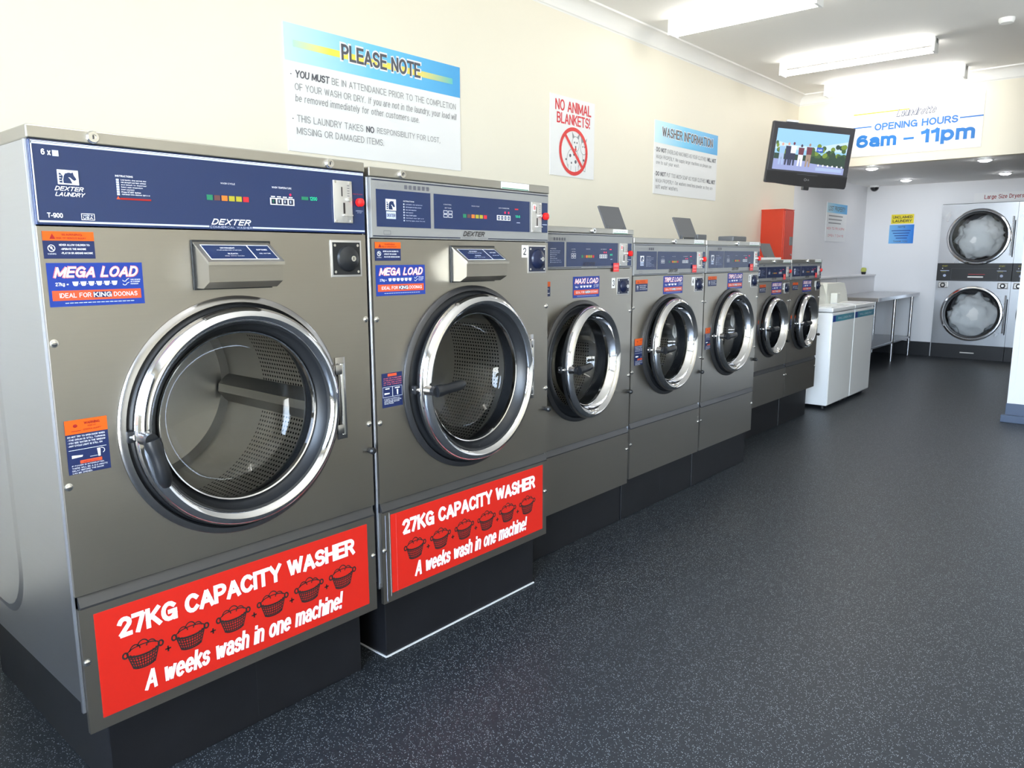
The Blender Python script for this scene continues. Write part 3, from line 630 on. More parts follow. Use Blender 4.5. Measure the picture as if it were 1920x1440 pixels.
    m.box((0.003, ly+0.006, lz+0.006), (0.0036, ly+lw-0.006, lz+lh-0.006), 'black_plastic' if c['n'] == 1 else 'navy_dark')
    m.lathe([(min(lw, lh)*0.36, 0.0036), (min(lw, lh)*0.33, 0.010), (min(lw, lh)*0.2, 0.017), (0.012, 0.019), (0.0001, 0.019)], (0, ly+lw*0.54, lz+lh*0.5), 'black_plastic' if c['n'] == 1 else 'navy_dark', 32)
    m.lathe([(0.008, 0.018), (0.008, 0.0225), (0.0001, 0.0225)], (0, ly+lw*0.60, lz+lh*0.5), 'screw_metal', 16); m.box((0.0225, ly+lw*0.60-0.001, lz+lh*0.5-0.004), (0.0229, ly+lw*0.60+0.001, lz+lh*0.5+0.004), 'black_ink')
    for a, b_ in ((0.12, 0.86), (0.86, 0.86), (0.12, 0.14), (0.86, 0.14)): m.cyl((0.0036, ly+lw*a, lz+lh*b_), (0.006, ly+lw*a, lz+lh*b_), 0.004, 'screw_metal', 10)
    m.build('coin_box_lock', t)
    if c.get('tagnum'):
        d = fdecal(); ny, nz, nw, nh = c['tagnum']; d.slab(ny, nz, ny+nw, nz+nh, 'paper', 0.0005); d.text(str(c['n']), ny+nw*0.22, nz+nh*0.2, ny+nw*0.78, nz+nh*0.8, 'black_ink', 1, 0.02); d.build('number_tag', t)
    # soap dispenser
    if c.get('disp'):
        sy, sz, sw = c['disp']; sh = 0.12
        m = MB(); m.box((0.0005, sy, sz), (0.006, sy+sw, sz+sh), 'rubber', 0.001)
        m.prism([(0.006, sz+0.004), (0.040, sz+0.004), (0.070, sz+0.020), (0.072, sz+0.065), (0.010, sz+0.113), (0.006, sz+0.113)], 1, sy+0.006, sy+sw-0.008, 'steel_front')
        box = m.build('soap_dispenser', t)
        m = MB(); n0 = Vector((0.078-0.006, 0, -0.047)).normalized(); nn = Vector((0.047, 0, 0.072)).normalized()
        a = Vector((0.004, 0, sz+0.117)); b_ = Vector((0.078, 0, sz+0.068))
        P4 = [a, b_, b_+Vector((0.0, 0, -0.008)), a+Vector((0, 0, -0.004))]
        m.prism([(p.x, p.z) for p in P4], 1, sy+0.003, sy+sw-0.005, 'steel_lid')
        m.build('dispenser_lid', box)
        U = Vector((0, 1, 0)); V = (a-b_).normalized(); NN = U.cross(V); NN = NN if NN.z > 0 else -NN; Lh = (a-b_).length
        d = Decal(b_+NN*0.0006, U, V, NN)
        d.rect(sy+0.014, Lh*0.10, sy+sw-0.016, Lh*0.82, 'white_ink', 0); d.rect(sy+0.016, Lh*0.13, sy+sw*0.63, Lh*0.79, 'navy_print'); d.rect(sy+sw*0.645, Lh*0.13, sy+sw-0.018, Lh*0.79, 'navy_print')
        d.text('DETERGENT', sy+sw*0.28, Lh*0.62, sy+sw*0.46, Lh*0.68, 'white_ink', 2, 0.02); d.text('POUR IN BEFORE STARTING', sy+sw*0.22, Lh*0.52, sy+sw*0.52, Lh*0.56, 'white_ink', 2)
        d.text('BLEACH', sy+sw*0.32, Lh*0.34, sy+sw*0.44, Lh*0.40, 'white_ink', 2, 0.02); d.text('ADD WITH WASH', sy+sw*0.26, Lh*0.24, sy+sw*0.50, Lh*0.28, 'white_ink', 2)
        d.text('SOFTENER', sy+sw*0.72, Lh*0.54, sy+sw*0.86, Lh*0.60, 'white_ink', 2, 0.02); d.text('ADD ANYTIME', sy+sw*0.72, Lh*0.36, sy+sw*0.87, Lh*0.41, 'white_ink', 2)
        d.build('dispenser_label', box)
    # control panel
    if c['n'] == 1:
        m = MB(); m.box((-0.01, 0.002, zp), (0.002, W-0.002, zl-0.001), 'navy_print', 0.001); cp = m.build('control_panel', t)
        d = fdecal(0.0026); h = zl-zp
        d.rect(0.004, zl-0.010, W-0.004, zl-0.006, 'lilac_line'); d.rect(0.004, zl-0.005, W-0.004, zl-0.0035, 'white_ink'); d.rect(0.004, zp+0.005, 0.376, zp+0.009, 'lilac_line'); d.rect(0.492, zp+0.005, W-0.004, zp+0.009, 'lilac_line')
        d.rect(0.0035, zp+0.005, 0.006, zl-0.006, 'white_ink')
        d.text('6 x', 0.022, 1.556, 0.040, 1.568, 'white_ink', 2, 0.03); d.rect(0.043, 1.555, 0.055, 1.567, 'lilac_line', 2)
        horse(d, 0.050, 1.500, 0.088, 1.527)
        d.text('DEXTER', 0.041, 1.4855, 0.098, 1.4945, 'white_ink', 2, 0.03, 0.3); d.text('LAUNDRY', 0.041, 1.474, 0.100, 1.4825, 'white_ink', 2, 0.03, 0.3)
        d.text('T-900', 0.022, 1.429, 0.052, 1.439, 'white_ink', 2, 0.03)
        d.frame(0.088, 1.426, 0.115, 1.440, 0.0012, 'white_ink', 2); d.text('MADE IN', 0.092, 1.4345, 0.111, 1.4375, 'white_ink', 2, 0.02); d.text('USA', 0.092, 1.4285, 0.111, 1.4333, 'white_ink', 2, 0.03)
        d.text('INSTRUCTIONS', 0.165, 1.5225, 0.203, 1.5265, 'white_ink', 2, 0.02)
        for k, tx in enumerate(('Load laundry, close and lock door', 'Add detergent and fabric softener', 'and bleach to dispenser', 'Select wash temperature', 'Insert payment', 'Press START button', 'Add bleach when dispenser light is on')):
            wv = (0.056, 0.055, 0.056, 0.047, 0.028, 0.042, 0.062)[k]; d.text(tx, 0.176, 1.5145-0.0052*k, 0.176+wv, 1.518-0.0052*k, 'white_ink', 2, 0.012)
            d.rect(0.166, 1.5140-0.0052*k, 0.172, 1.5182-0.0052*k, 'lilac_line', 2)
        d.rect(0.172, 1.4735, 0.240, 1.4775, 'dark_red_ink', 2); d.poly([(0.164, 1.474), (0.172, 1.474), (0.168, 1.481)], 'coral', 2)
        for k, b_ in enumerate(('btn_green', 'btn_brown', 'btn_orange', 'btn_olive', 'btn_olive', 'btn_red')): d.rect(0.374+0.0192*k, 1.484, 0.3895+0.0192*k, 1.4965, b_, 2)
        d.text('WASH CYCLE', 0.412, 1.524, 0.450, 1.528, 'white_ink', 2, 0.01); d.text('WASH TEMPERATURE', 0.553, 1.5235, 0.611, 1.528, 'white_ink', 2, 0.01)
        d.rect(0.546, 1.4815, 0.618, 1.499, 'white_ink', 2)
        for k in range(4): d.rect(0.5495+0.0172*k, 1.4835, 0.5625+0.0172*k, 1.4965, 'navy_dark', 3); d.rect(0.5535+0.0172*k, 1.487, 0.5565+0.0172*k, 1.494, 'btn_green' if k == 0 else 'lilac_line', 4); d.rect(0.549+0.0175*k, 1.501, 0.561+0.0175*k, 1.5035, 'white_ink', 2)
        d.disc(0.607, 1.5095, 0.003, 0.003, 'led_red', 2); d.text('1200', 0.667, 1.4985, 0.690, 1.508, 'led_green', 2, 0.01); d.rect(0.641, 1.4985, 0.662, 1.507, 'btn_green', 2)
        d.text('PUSH TO START', 0.812, 1.5225, 0.846, 1.5255, 'btn_red', 2); d.text('EMERGENCY', 0.820, 1.476, 0.845, 1.479, 'lilac_line', 2); d.text('STOP', 0.825, 1.471, 0.840, 1.474, 'lilac_line', 2)
        d.text('DEXTER', 0.382, 1.4255, 0.488, 1.440, 'white_ink', 2, 0.03, 0.3); d.text('COMMERCIAL WASHER', 0.378, 1.4175, 0.490, 1.4225, 'lilac_line', 2, 0.01)
        d.build('panel_print', cp)
        coin_and_button(cp, 0.742, 0.806, 1.442, 1.558, 0.831, 1.501, 0.0115)
    else:
        m = MB(); m.box((-0.01, 0.002, zp), (0.002, W-0.002, zl-0.001), 'panel_silver', 0.001); cp = m.build('control_panel', t)
        b1, b2, b3, b4, bz0, bz1 = c['blue']; h = bz1-bz0; d = fdecal(0.0026)
        d.rect(0.006, zl-0.009, W-0.006, zl-0.006, 'navy_dark'); d.rect(0.006, zp+0.004, W*0.44, zp+0.007, 'navy_dark'); d.rect(W*0.60, zp+0.004, W-0.006, zp+0.007, 'navy_dark')
        d.rect(b1, bz0, b2, bz1, 'navy_print'); d.rect(b3, bz0, b4, bz1, 'navy_print')
        d.text(c['model'], b1+0.002, bz1+0.006, b1+0.10, bz1+0.017, 'grey_light', 2, 0.02)
        for k in range(c['nl']): d.rect(b1+0.110+0.018*k, bz1+0.006, b1+0.121+0.018*k, bz1+0.018, 'grey_ink', 2)
        w1 = b2-b1; horse(d, b1+w1*0.17, bz0+h*0.46, b1+w1*0.34, bz0+h*0.74); d.rect(b1+w1*0.17, bz0+h*0.22, b1+w1*0.34, bz0+h*0.42, 'lilac_line', 2)
        d.text('DEXTER', b1+w1*0.18, bz0+h*0.27, b1+w1*0.33, bz0+h*0.36, 'navy_print', 3, 0.02)
        d.text('INSTRUCTIONS', b1+w1*0.48, bz0+h*0.71, b1+w1*0.68, bz0+h*0.74, 'white_ink', 2, 0.02)
        for k, tx in enumerate(('Load laundry, close and lock door', 'Add detergent and fabric softener', 'Select wash temperature', 'Insert payment', 'Press START button', 'Add bleach when light is on', 'Warning lights show the end')):
            v = bz0+h*(0.62-0.075*k); d.text(tx, b1+w1*0.52, v, b1+w1*(0.84, 0.82, 0.72, 0.66, 0.72, 0.86, 0.88)[k], v+h*0.035, 'lilac_line', 2, 0.01); d.rect(b1+w1*0.48, v, b1+w1*0.50, v+h*0.04, 'lilac_line', 2)
        w2 = b4-b3; X = lambda q: b3+w2*q
        Z = lambda q: bz0+h*q
        d.text('CONTROL', X(0.09), Z(0.70), X(0.165), Z(0.73), 'white_ink', 2); d.text('SETTING', X(0.10), Z(0.60), X(0.16), Z(0.63), 'white_ink', 2)
        for a in (0, 1):
            for b_ in (0, 1): d.frame(X(0.088+0.045*a), Z(0.34+0.11*b_), X(0.126+0.045*a), Z(0.43+0.11*b_), 0.0013, 'white_ink', 2)
        d.text('WASH CYCLE', X(0.36), Z(0.71), X(0.44), Z(0.74), 'white_ink', 2); d.text('WASH TEMPERATURE', X(0.645), Z(0.71), X(0.76), Z(0.74), 'white_ink', 2)
        for k, b_ in enumerate(('btn_green', 'btn_brown', 'btn_orange', 'btn_olive', 'btn_olive', 'btn_red')): d.rect(X(0.275+0.042*k), Z(0.36), X(0.308+0.042*k), Z(0.47), b_, 2)
        d.rect(X(0.625), Z(0.34), X(0.775), Z(0.50), 'white_ink', 2)
        for k in range(4): d.rect(X(0.634+0.036*k), Z(0.36), X(0.658+0.036*k), Z(0.48), 'navy_dark', 3); d.rect(X(0.642+0.036*k), Z(0.39), X(0.649+0.036*k), Z(0.45), 'lilac_line', 4)
        for q in (0.715, 0.755): d.disc(X(q), Z(0.59), h*0.035, h*0.035, 'led_red', 2)
        d.text('188', X(0.83), Z(0.45), X(0.885), Z(0.53), 'led_green' if c['n'] < 4 else 'btn_green', 2); d.rect(X(0.825), Z(0.70), X(0.865), Z(0.74), 'led_red' if c['n'] > 2 else 'btn_red', 2)
        d.rect(X(0.845), Z(0.28), X(0.885), Z(0.30), 'lilac_line', 2)
        d.frame(b1+0.025, zp+0.010, b1+0.052, zp+0.022, 0.001, 'grey_ink', 2)
        d.text('DEXTER', W*0.455, zp+0.012, W*0.58, zp+0.028, 'black_ink', 2, 0.03, 0.3); d.text('COMMERCIAL WASHER', W*0.45, zp+0.004, W*0.59, zp+0.0085, 'grey_ink', 2)
        c1, c2 = c['coin']; s1, s2 = c['strip']
        d.rect(s1, bz0, s2, bz1, 'navy_print'); d.rect(s1+0.003, Z(0.26), s2-0.003, Z(0.28), 'lilac_line', 2)
        d.rect(c1+0.004, Z(0.70), c1+0.02, Z(0.92), 'paper', 20); d.rect(c1+0.007, Z(0.74), c1+0.017, Z(0.88), 'ink_pink', 21)
        if c['n'] > 2:
            ty, tz = c['tagr']; d.rect(ty, tz, ty+0.048, tz+0.040, 'tag_red', 14); d.rect(ty+0.006, tz+0.022, ty+0.042, tz+0.032, 'ink_pink', 15); d.rect(ty+0.006, tz+0.008, ty+0.042, tz+0.014, 'ink_pink', 15)
        d.build('panel_print', cp)
        coin_and_button(cp, c1, c2, bz0, bz1, (s1+s2)/2, bz0+h*0.55, 0.0125)
        # sticker on the lid strip
        d = Decal((0.0036, 0, 0), FRONT['U'], FRONT['V'], FRONT['NN']); a, b_ = c['lidst']; d.slab(a, zl+0.003, b_, top-0.002, 'paper', 0.0005)
        d.text('NO SOAP? ASK FOR HELP', a+0.008, (zl+top)/2-0.001, b_-0.02, (zl+top)/2+0.004, 'grey_ink', 1); d.rect(a+0.003, zl+0.004, b_-0.003, zl+0.007, 'btn_green', 1); d.build('lid_sticker', t)
    if c.get('warn'): warn_sticker(t, *c['warn'])
    if c.get('door2'): door_sticker(t, *c['door2'], orange=c['n'] != 2)
    load_sticker(t, *c['load'])
    if c['n'] < 3:
        bn = capacity_banner(t, *c['banner'])
        if c['n'] == 2:
            d = fdecal(0.0013); d.rect(0.018, zb+0.006, 0.0195, zs-0.04, 'lilac_line', 1); d.rect(0.0335, zb+0.02, 0.0345, zs-0.035, 'white_ink', 4); d.rect(0.0605, zb+0.02, 0.0612, zs-0.045, 'ink_pink', 4)
            d.build('tape_strip', t, label='torn clear tape at the banner edge')
    if c.get('soaplid'):
        kind, a, b_ = c['soaplid']
        if kind != 'shut':
            m = MB(); dz = 0.105; dx = -0.047; z0 = top+0.012 if kind != 'low' else top+0.003
            v = [(-0.032, a, z0), (-0.032, b_, z0), (-0.032+dx, b_, z0+dz), (-0.032+dx, a, z0+dz)]
            w = [(p[0]-0.008, p[1], p[2]-0.003) for p in v]
            m.add(v+w, [(0, 1, 2, 3), (7, 6, 5, 4), (0, 4, 5, 1), (1, 5, 6, 2), (2, 6, 7, 3), (3, 7, 4, 0)], 'lid_grey')
            for y in (a+0.012, b_-0.022): m.box((-0.045, y, top), (-0.028, y+0.01, z0+0.01), 'lid_grey')
            m.build('soap_lid', t, label='raised grey flap over the soap tray')
            if kind == 'tray': m = MB(); m.box((-0.12, b_+0.005, top), (-0.03, b_+0.11, top+0.030), 'lid_grey', 0.004); m.build('soap_tray', t)
            if kind == 'bar': m = MB(); m.box((-0.06, a-0.15, top), (-0.02, b_+0.08, top+0.016), 'paper', 0.002); m.build('soap_tray', t, label='white edged soap tray')
        else:
            m = MB(); m.box((-0.13, a, top), (-0.03, b_, top+0.032), 'lid_grey', 0.006); m.build('soap_tray', t)
    return t

X0 = -1.79; X1 = -1.969; X2 = -2.20
washer(dict(n=1, label='large stainless washer nearest the camera, with navy T-900 control panel and red banner', X=X0, y=0.559, W=0.854, top=1.615, lid=1.587, panel=1.414, seam=0.588, bot=0.250, depth=1.12,
    yc=0.430, zc=0.942, R=0.281, ajar=0, lever=-78, leverlen=0.115, keys=(0.124, 0.733), emboss=True, backholes=False, lift=-6,
    lock=(0.728, 1.291, 0.107, 0.103), disp=(0.326, 1.268, 0.212), warn=(0.009, 1.344, 0.101, 0.057), door2=(0.014, 0.872, 0.088, 0.122),
    load=(0.011, 1.242, 0.197, 0.093, 'MEGA LOAD', '27kg', 6, 'KING'), banner=(0.034, 0.278, 0.786, 0.260)))
washer(dict(n=2, label='large stainless washer with silver-edged control panel, number 2 tag and red banner', X=X0, y=1.433, W=0.840, top=1.606, lid=1.578, panel=1.403, seam=0.585, bot=0.252, depth=1.12,
    yc=0.417, zc=0.940, R=0.284, ajar=2.2, lever=4, keys=(0.120,), blue=(0.021, 0.238, 0.252, 0.728, 1.436, 1.544), coin=(0.734, 0.793), strip=(0.798, 0.832), model='MEGA LOAD', nl=6, lift=40,
    lock=(0.718, 1.288, 0.107, 0.102), tagnum=(0.686, 1.345, 0.031, 0.044), disp=(0.322, 1.264, 0.212), warn=(0.012, 1.336, 0.100, 0.055), door2=(0.023, 0.888, 0.081, 0.107), lidst=(0.572, 0.722),
    load=(0.013, 1.231, 0.197, 0.092, 'MEGA LOAD', '27kg', 6, 'KING'), banner=(0.040, 0.280, 0.772, 0.262)))
washer(dict(n=3, label='stainless washer with Maxi Load sticker, number 3 tag and a raised soap flap', X=X1, y=2.404, W=0.752, top=1.475, lid=1.450, panel=1.296, seam=0.513, bot=0.221, depth=1.0,
    yc=0.338, zc=0.885, R=0.249, ajar=7.6, lever=4, leverlen=0.11, keys=(0.415,), blue=(0.020, 0.206, 0.220, 0.620, 1.306, 1.410), coin=(0.630, 0.698), strip=(0.704, 0.738), model='MAXI LOAD', nl=5, lift=20,
    lock=(0.618, 1.169, 0.108, 0.082), tagnum=(0.576, 1.203, 0.029, 0.047), warn=(0.008, 1.184, 0.104, 0.061), lidst=(0.575, 0.700), tagr=(0.576, 1.279),
    load=(0.273, 1.169, 0.202, 0.093, 'MAXI LOAD', '18kg', 4, 'QUEEN'), soaplid=('low', 0.575, 0.770-0.025)))
washer(dict(n=4, label='Triple Load stainless washer with a raised soap flap, right of the Maxi Load washer', X=X1, y=3.166, W=0.745, top=1.440, lid=1.412, panel=1.257, seam=0.524, bot=0.236, depth=0.95,
    yc=0.360, zc=0.893, R=0.240, ajar=2.7, lever=2, leverlen=0.11, keys=(0.385,), blue=(0.026, 0.215, 0.222, 0.636, 1.285, 1.374), coin=(0.642, 0.700), strip=(0.706, 0.736), model='TRIPLE LOAD', nl=3, lift=10,
    lock=(0.626, 1.157, 0.104, 0.082), tagnum=(0.597, 1.193, 0.027, 0.046), warn=(0.024, 1.179, 0.112, 0.057), door2=(0.028, 0.814, 0.102, 0.133), lidst=(0.605, 0.715), tagr=(0.585, 1.264),
    load=(0.292, 1.157, 0.204, 0.093, 'TRIPLE LOAD', '12kg', 3, 'DOUBLE'), soaplid=('tray', 0.515, 0.705)))
washer(dict(n=5, label='Triple Load stainless washer with a shut soap tray, nearest the red cabinet', X=X1, y=3.921, W=0.724, top=1.438, lid=1.412, panel=1.257, seam=0.520, bot=0.236, depth=0.95,
    yc=0.345, zc=0.903, R=0.238, ajar=0.5, lever=2, leverlen=0.11, keys=(0.385,), blue=(0.026, 0.215, 0.222, 0.628, 1.285, 1.380), coin=(0.634, 0.682), strip=(0.688, 0.716), model='TRIPLE LOAD', nl=3, lift=10,
    lock=(0.606, 1.160, 0.104, 0.082), tagnum=(0.577, 1.193, 0.027, 0.046), warn=(0.034, 1.183, 0.106, 0.055), door2=(0.026, 0.824, 0.098, 0.124), lidst=(0.560, 0.700), tagr=(0.570, 1.264),
    load=(0.284, 1.159, 0.203, 0.093, 'TRIPLE LOAD', '12kg', 3, 'DOUBLE'), soaplid=('shut', 0.405, 0.590)))
for n, y, lab, lid in ((6, 5.123, 'smaller stainless washer with a raised soap flap, sixth in the row', ('bar', 0.245, 0.430)), (7, 5.790, 'smaller stainless washer at the far end of the row, beside the white top loaders', None)):
    washer(dict(n=n, label=lab, X=X2, y=y, W=0.660, top=1.327, lid=1.300, panel=1.171, seam=0.527, bot=0.263, depth=0.80,
        yc=0.335 if n == 6 else 0.295, zc=0.841, R=0.209, ajar=1.1 if n == 6 else 2.6, lever=2, leverlen=0.10, keys=(0.33,), blue=(0.026, 0.195, 0.202, 0.560, 1.197, 1.275), coin=(0.566, 0.612), strip=(0.618, 0.645), model='DOUBLE LOAD', nl=2, lift=10,
        lock=(0.550, 1.075, 0.095, 0.080), tagnum=(0.522, 1.105, 0.025, 0.044), warn=(0.095 if n == 6 else 0.05, 1.094, 0.108, 0.057), door2=(0.100 if n == 6 else 0.045, 0.798, 0.100, 0.100), lidst=(0.50, 0.640), tagr=(0.500, 1.180), sk=0.85,
        load=(0.310 if n == 6 else 0.262, 1.073, 0.188, 0.091, 'DOUBLE LOAD', '8kg', 2, 'SINGLE'), soaplid=lid))

# plinths under the washers
GP = 'black plinths under the front loaders'
for k, (x, y0, y1, h, lab) in enumerate(((-1.888, 0.633, 1.414, 0.312, 'black painted plinth under the washer nearest the camera'), (-1.889, 1.520, 2.310, 0.312, 'black plinth with white sealant edge under the number 2 washer'), (-2.030, 2.335, 3.190, 0.285, 'black plinth under the Maxi Load washer'),
        (-2.030, 3.200, 3.955, 0.30, 'black plinth under the first Triple Load washer'), (-2.030, 3.965, 4.70, 0.30, 'black plinth under the Triple Load washer by the red cabinet'), (-2.28, 5.16, 5.90, 0.325, 'black plinth under the sixth washer'), (-2.28, 5.91, 6.50, 0.325, 'black plinth under the last front loader'))):
    t = thing('machine_plinth', lab, 'plinth', (x, y0, 0), 0, GP)
    dpt = 0.9 if k < 2 else 0.7 if k < 5 else 0.6
    m = MB(); m.box((-dpt, 0, 0), (0, y1-y0, h), 'plinth_black', 0.003); m.build('plinth_block', t)
    if k == 1:
        m = MB(); m.box((0, 0.0, 0), (0.006, (y1-y0), 0.004), 'seal_white'); 
        m.box((-0.4, -0.005, 0), (0.004, 0.0, 0.004), 'seal_white')
        m.build('sealant_bead', t, label='thin white sealant line at the floor')
    if k < 5: m = MB(); m.box((0.0, (y1-y0)*0.52, 0.02), (0.0005, (y1-y0)*0.522, h-0.02), 'dark_recess'); m.build('joint_line', t)

# ------------------------------------------------------------------ white top loaders
GT = 'white top-loading washers'
def topload(y, lab):
    t = thing('top_load_washer', lab, 'washing machine', (-2.20, y, 0), 0, GT); W = 0.612; H = 0.905
    m = MB(); m.box((-0.66, 0, 0.035), (-0.004, W, 0.862), 'white_enamel', 0.006)
    for a in (0.05, W-0.09):
        for b in (-0.60, -0.06): m.cyl((b, a+0.02, 0), (b, a+0.02, 0.036), 0.018, 'rubber', 12)
    m.build('cabinet', t)
    m = MB(); m.box((-0.006, 0.008, 0.045), (0.0, W-0.008, 0.855), 'white_enamel_front', 0.004); m.build('front_panel', t)
    m = MB(); m.box((-0.66, 0.0, 0.868), (0.003, W, H), 'white_enamel', 0.010, 3); m.build('lid_deck', t)
    m = MB(); m.box((-0.25, 0.06, H), (-0.03, W-0.06, H+0.006), 'white_enamel', 0.003); m.build('lid', t)
    m = MB(); pts = [(0.01, 0.0), (W-0.01, 0.0), (W-0.01, 0.095), (W-0.06, 0.185), (0.06, 0.185), (0.01, 0.095)]
    v = [(-0.255-0.10*p[1]/0.185*0.3, p[0], H+p[1]) for p in pts]+[(-0.62, p[0], H+p[1]) for p in pts]; n = len(pts)
    m.add(v, [tuple(range(n)), tuple(range(n, 2*n))[::-1]]+[(i, n+i, n+(i+1) % n, (i+1) % n) for i in range(n)], 'cream_plastic')
    m.box((-0.30, 0.09, H+0.178), (-0.34, W-0.09, H+0.190), 'cream_plastic', 0.003)
    con = m.build('control_console', t, label='cream slanted control console')
    m = MB(); m.box((-0.255, 0.07, H+0.004), (-0.19, 0.155, H+0.10), 'cream_plastic', 0.006); m.build('coin_meter', con)
    d = Decal((0.0008, 0, 0), *[FRONT[k] for k in ('U', 'V', 'NN')]); d.slab(0.012, 0.782, W-0.012, 0.838, 'print_teal', 0.0006)
    d.rect(0.012, 0.782, 0.085, 0.838, 'sticker_blue'); d.rect(0.085, 0.782, W-0.012, 0.838, 'print_teal'); d.text('SMALL LOADS ONLY', 0.15, 0.801, W-0.08, 0.818, 'white_ink', 2, 0.02)
    d.build('load_sticker', t, label='blue strip sticker along the front')
    m = MB(); m.box((-0.0005, -0.0012, 0.05), (-0.09, 0.0, 0.062), 'hinge_grey'); 
    return t
topload(6.810, 'white top-loading washer next to the stainless row')
topload(7.428, 'second white top-loading washer, beside the steel table')

# ------------------------------------------------------------------ shell of the room
XW = -3.374; YH = 8.843; YB = 11.56; ZC = 3.13; XR = 2.4; YF = -1.7; ZS = 2.32
def sbox(name, p0, p1, mt, bev=0): m = MB(); m.box(p0, p1, mt, bev); return struct(m.build(name))
sbox('floor', (XW-0.2, YF-0.2, -0.1), (XR+0.2, YB+0.9, 0), 'floor_vinyl')
m = MB(); m.box((XW-0.15, YF-0.15, ZC), (XR+0.15, YH, ZC+0.1), 'ceiling_white'); struct(m.build('ceiling'))
m = MB(); m.box((XW-0.15, YF-0.15, 0), (XW, YH, ZC), 'wall_cream'); struct(m.build('wall_left'))
m = MB(); m.box((XW-0.15, YH, 0), (XW, YB, ZS+0.1), 'wall_white'); struct(m.build('wall_back_left'))
m = MB(); m.box((XW, YH, ZS), (XR, YH+0.12, ZC), 'wall_cream'); struct(m.build('wall_header'))
m = MB(); m.box((XW, YH+0.12, ZS), (XR, YB+0.85, ZS+0.1), 'ceiling_white'); struct(m.build('ceiling_back'))
sbox('wall_back', (XW-0.15, YB, 0), (-2.403, YB+0.15, ZS), 'wall_white'); sbox('wall_back_top', (-2.403, YB, 2.035), (XR, YB+0.15, ZS), 'wall_white')
sbox('wall_back_right', (-0.68, YB, 0), (XR, YB+0.15, 2.035), 'wall_white'); sbox('wall_niche', (-2.55, YB+0.75, 0), (-0.5, YB+0.85, ZS), 'wall_white')
m = MB(); m.box((-0.905, 7.30, 0), (XR, 7.42, ZC), 'wall_white'); m.box((-0.917, 7.294, 0.15), (-0.875, 7.42, ZC), 'wall_white'); struct(m.build('wall_partition'))
m = MB(); m.box((-0.922, 7.285, 0), (XR, 7.30, 0.152), 'skirt_blue', 0.003); m.box((-0.945, 7.24, 0), (XR, 7.285, 0.06), 'skirt_blue', 0.003); struct(m.build('baseboard_partition'))
m = MB(); m.box((XR, YF-0.15, 0), (XR+0.15, YB, ZC), 'wall_cream'); struct(m.build('wall_right'))
m = MB(); m.box((XW, YB-0.012, 0), (-2.41, YB, 0.19), 'skirt_black'); struct(m.build('baseboard_back'))
m = MB(); m.box((XW, YH, 0), (XW+0.012, YB-0.012, 0.19), 'skirt_black'); struct(m.build('baseboard_left'))
# cornice (cove) along left wall and header
def cove(name, along, a, b):
    prof = [(0, 0), (0.003, 0.008), (0.008, 0.012)]+[(0.095-0.085*math.cos(R(90*k/8)), 0.014+0.085*math.sin(R(90*k/8))) for k in range(9)]+[(0.097, 0.112), (0, 0.112)]
    m = MB()
    if along == 1: m.prism([(XW+p[0], ZC-0.112+p[1]) for p in prof], 1, a, b, 'ceiling_white', True)
    else: m.prism([(YH-p[0], ZC-0.112+p[1]) for p in prof], 0, a, b, 'ceiling_white', True)
    struct(m.build(name, sharp=25))
cove('trim_1', 1, YF, YH); cove('trim_2', 0, XW, XR)
# boxed ledge in the back room
m = MB(); m.box((XW, 8.97, 0), (XW+0.184, YB, 1.085), 'wall_white'); m.box((XW, 8.97, 1.085), (XW+0.20, YB, 1.106), 'wall_white', 0.003); m.box((XW+0.184, 9.93, 0.2), (XW+0.1855, 9.935, 1.085), 'grey_light'); struct(m.build('trim_3'))
# unseen shopfront: solid left sill wall shaped to shade the near floor, right side glazed
SIL = 1.15
m = MB(); m.box((XW, YF-0.15, 0), (-0.9, YF, SIL), 'wall_cream'); m.box((-0.9, YF-0.15, 0), (XR, YF, 0.12), 'wall_cream'); m.box((XW, YF-0.15, 2.85), (XR, YF, ZC), 'wall_cream'); m.box((XW, YF-0.15, SIL), (-2.3, YF, 2.85), 'wall_cream'); m.box((2.1, YF-0.15, 0.12), (XR, YF, 2.85), 'wall_cream'); struct(m.build('wall_front'))
for k, (xa, xb, za) in enumerate(((-2.3, -1.6, SIL), (-1.6, -0.9, SIL), (-0.9, 0.6, 0.12), (0.6, 2.1, 0.12))):
    w = struct(bpy.data.objects.new('window_%d' % (k+1), None)); COL.objects.link(w); w.location = (xa, YF-0.08, za)
    ww = xb-xa; hh = 2.85-za; m = MB()
    m.box((0, -0.03, 0), (ww, 0.03, 0.06), 'window_frame'); m.box((0, -0.03, hh-0.06), (ww, 0.03, hh), 'window_frame'); m.box((0, -0.03, 0.06), (0.05, 0.03, hh-0.06), 'window_frame'); m.box((ww-0.05, -0.03, 0.06), (ww, 0.03, hh-0.06), 'window_frame')
    m.build('window_frame', w)
    m = MB(); m.box((0.05, -0.003, 0.06), (ww-0.05, 0.003, hh-0.06), 'window_glass'); m.build('window_pane', w)

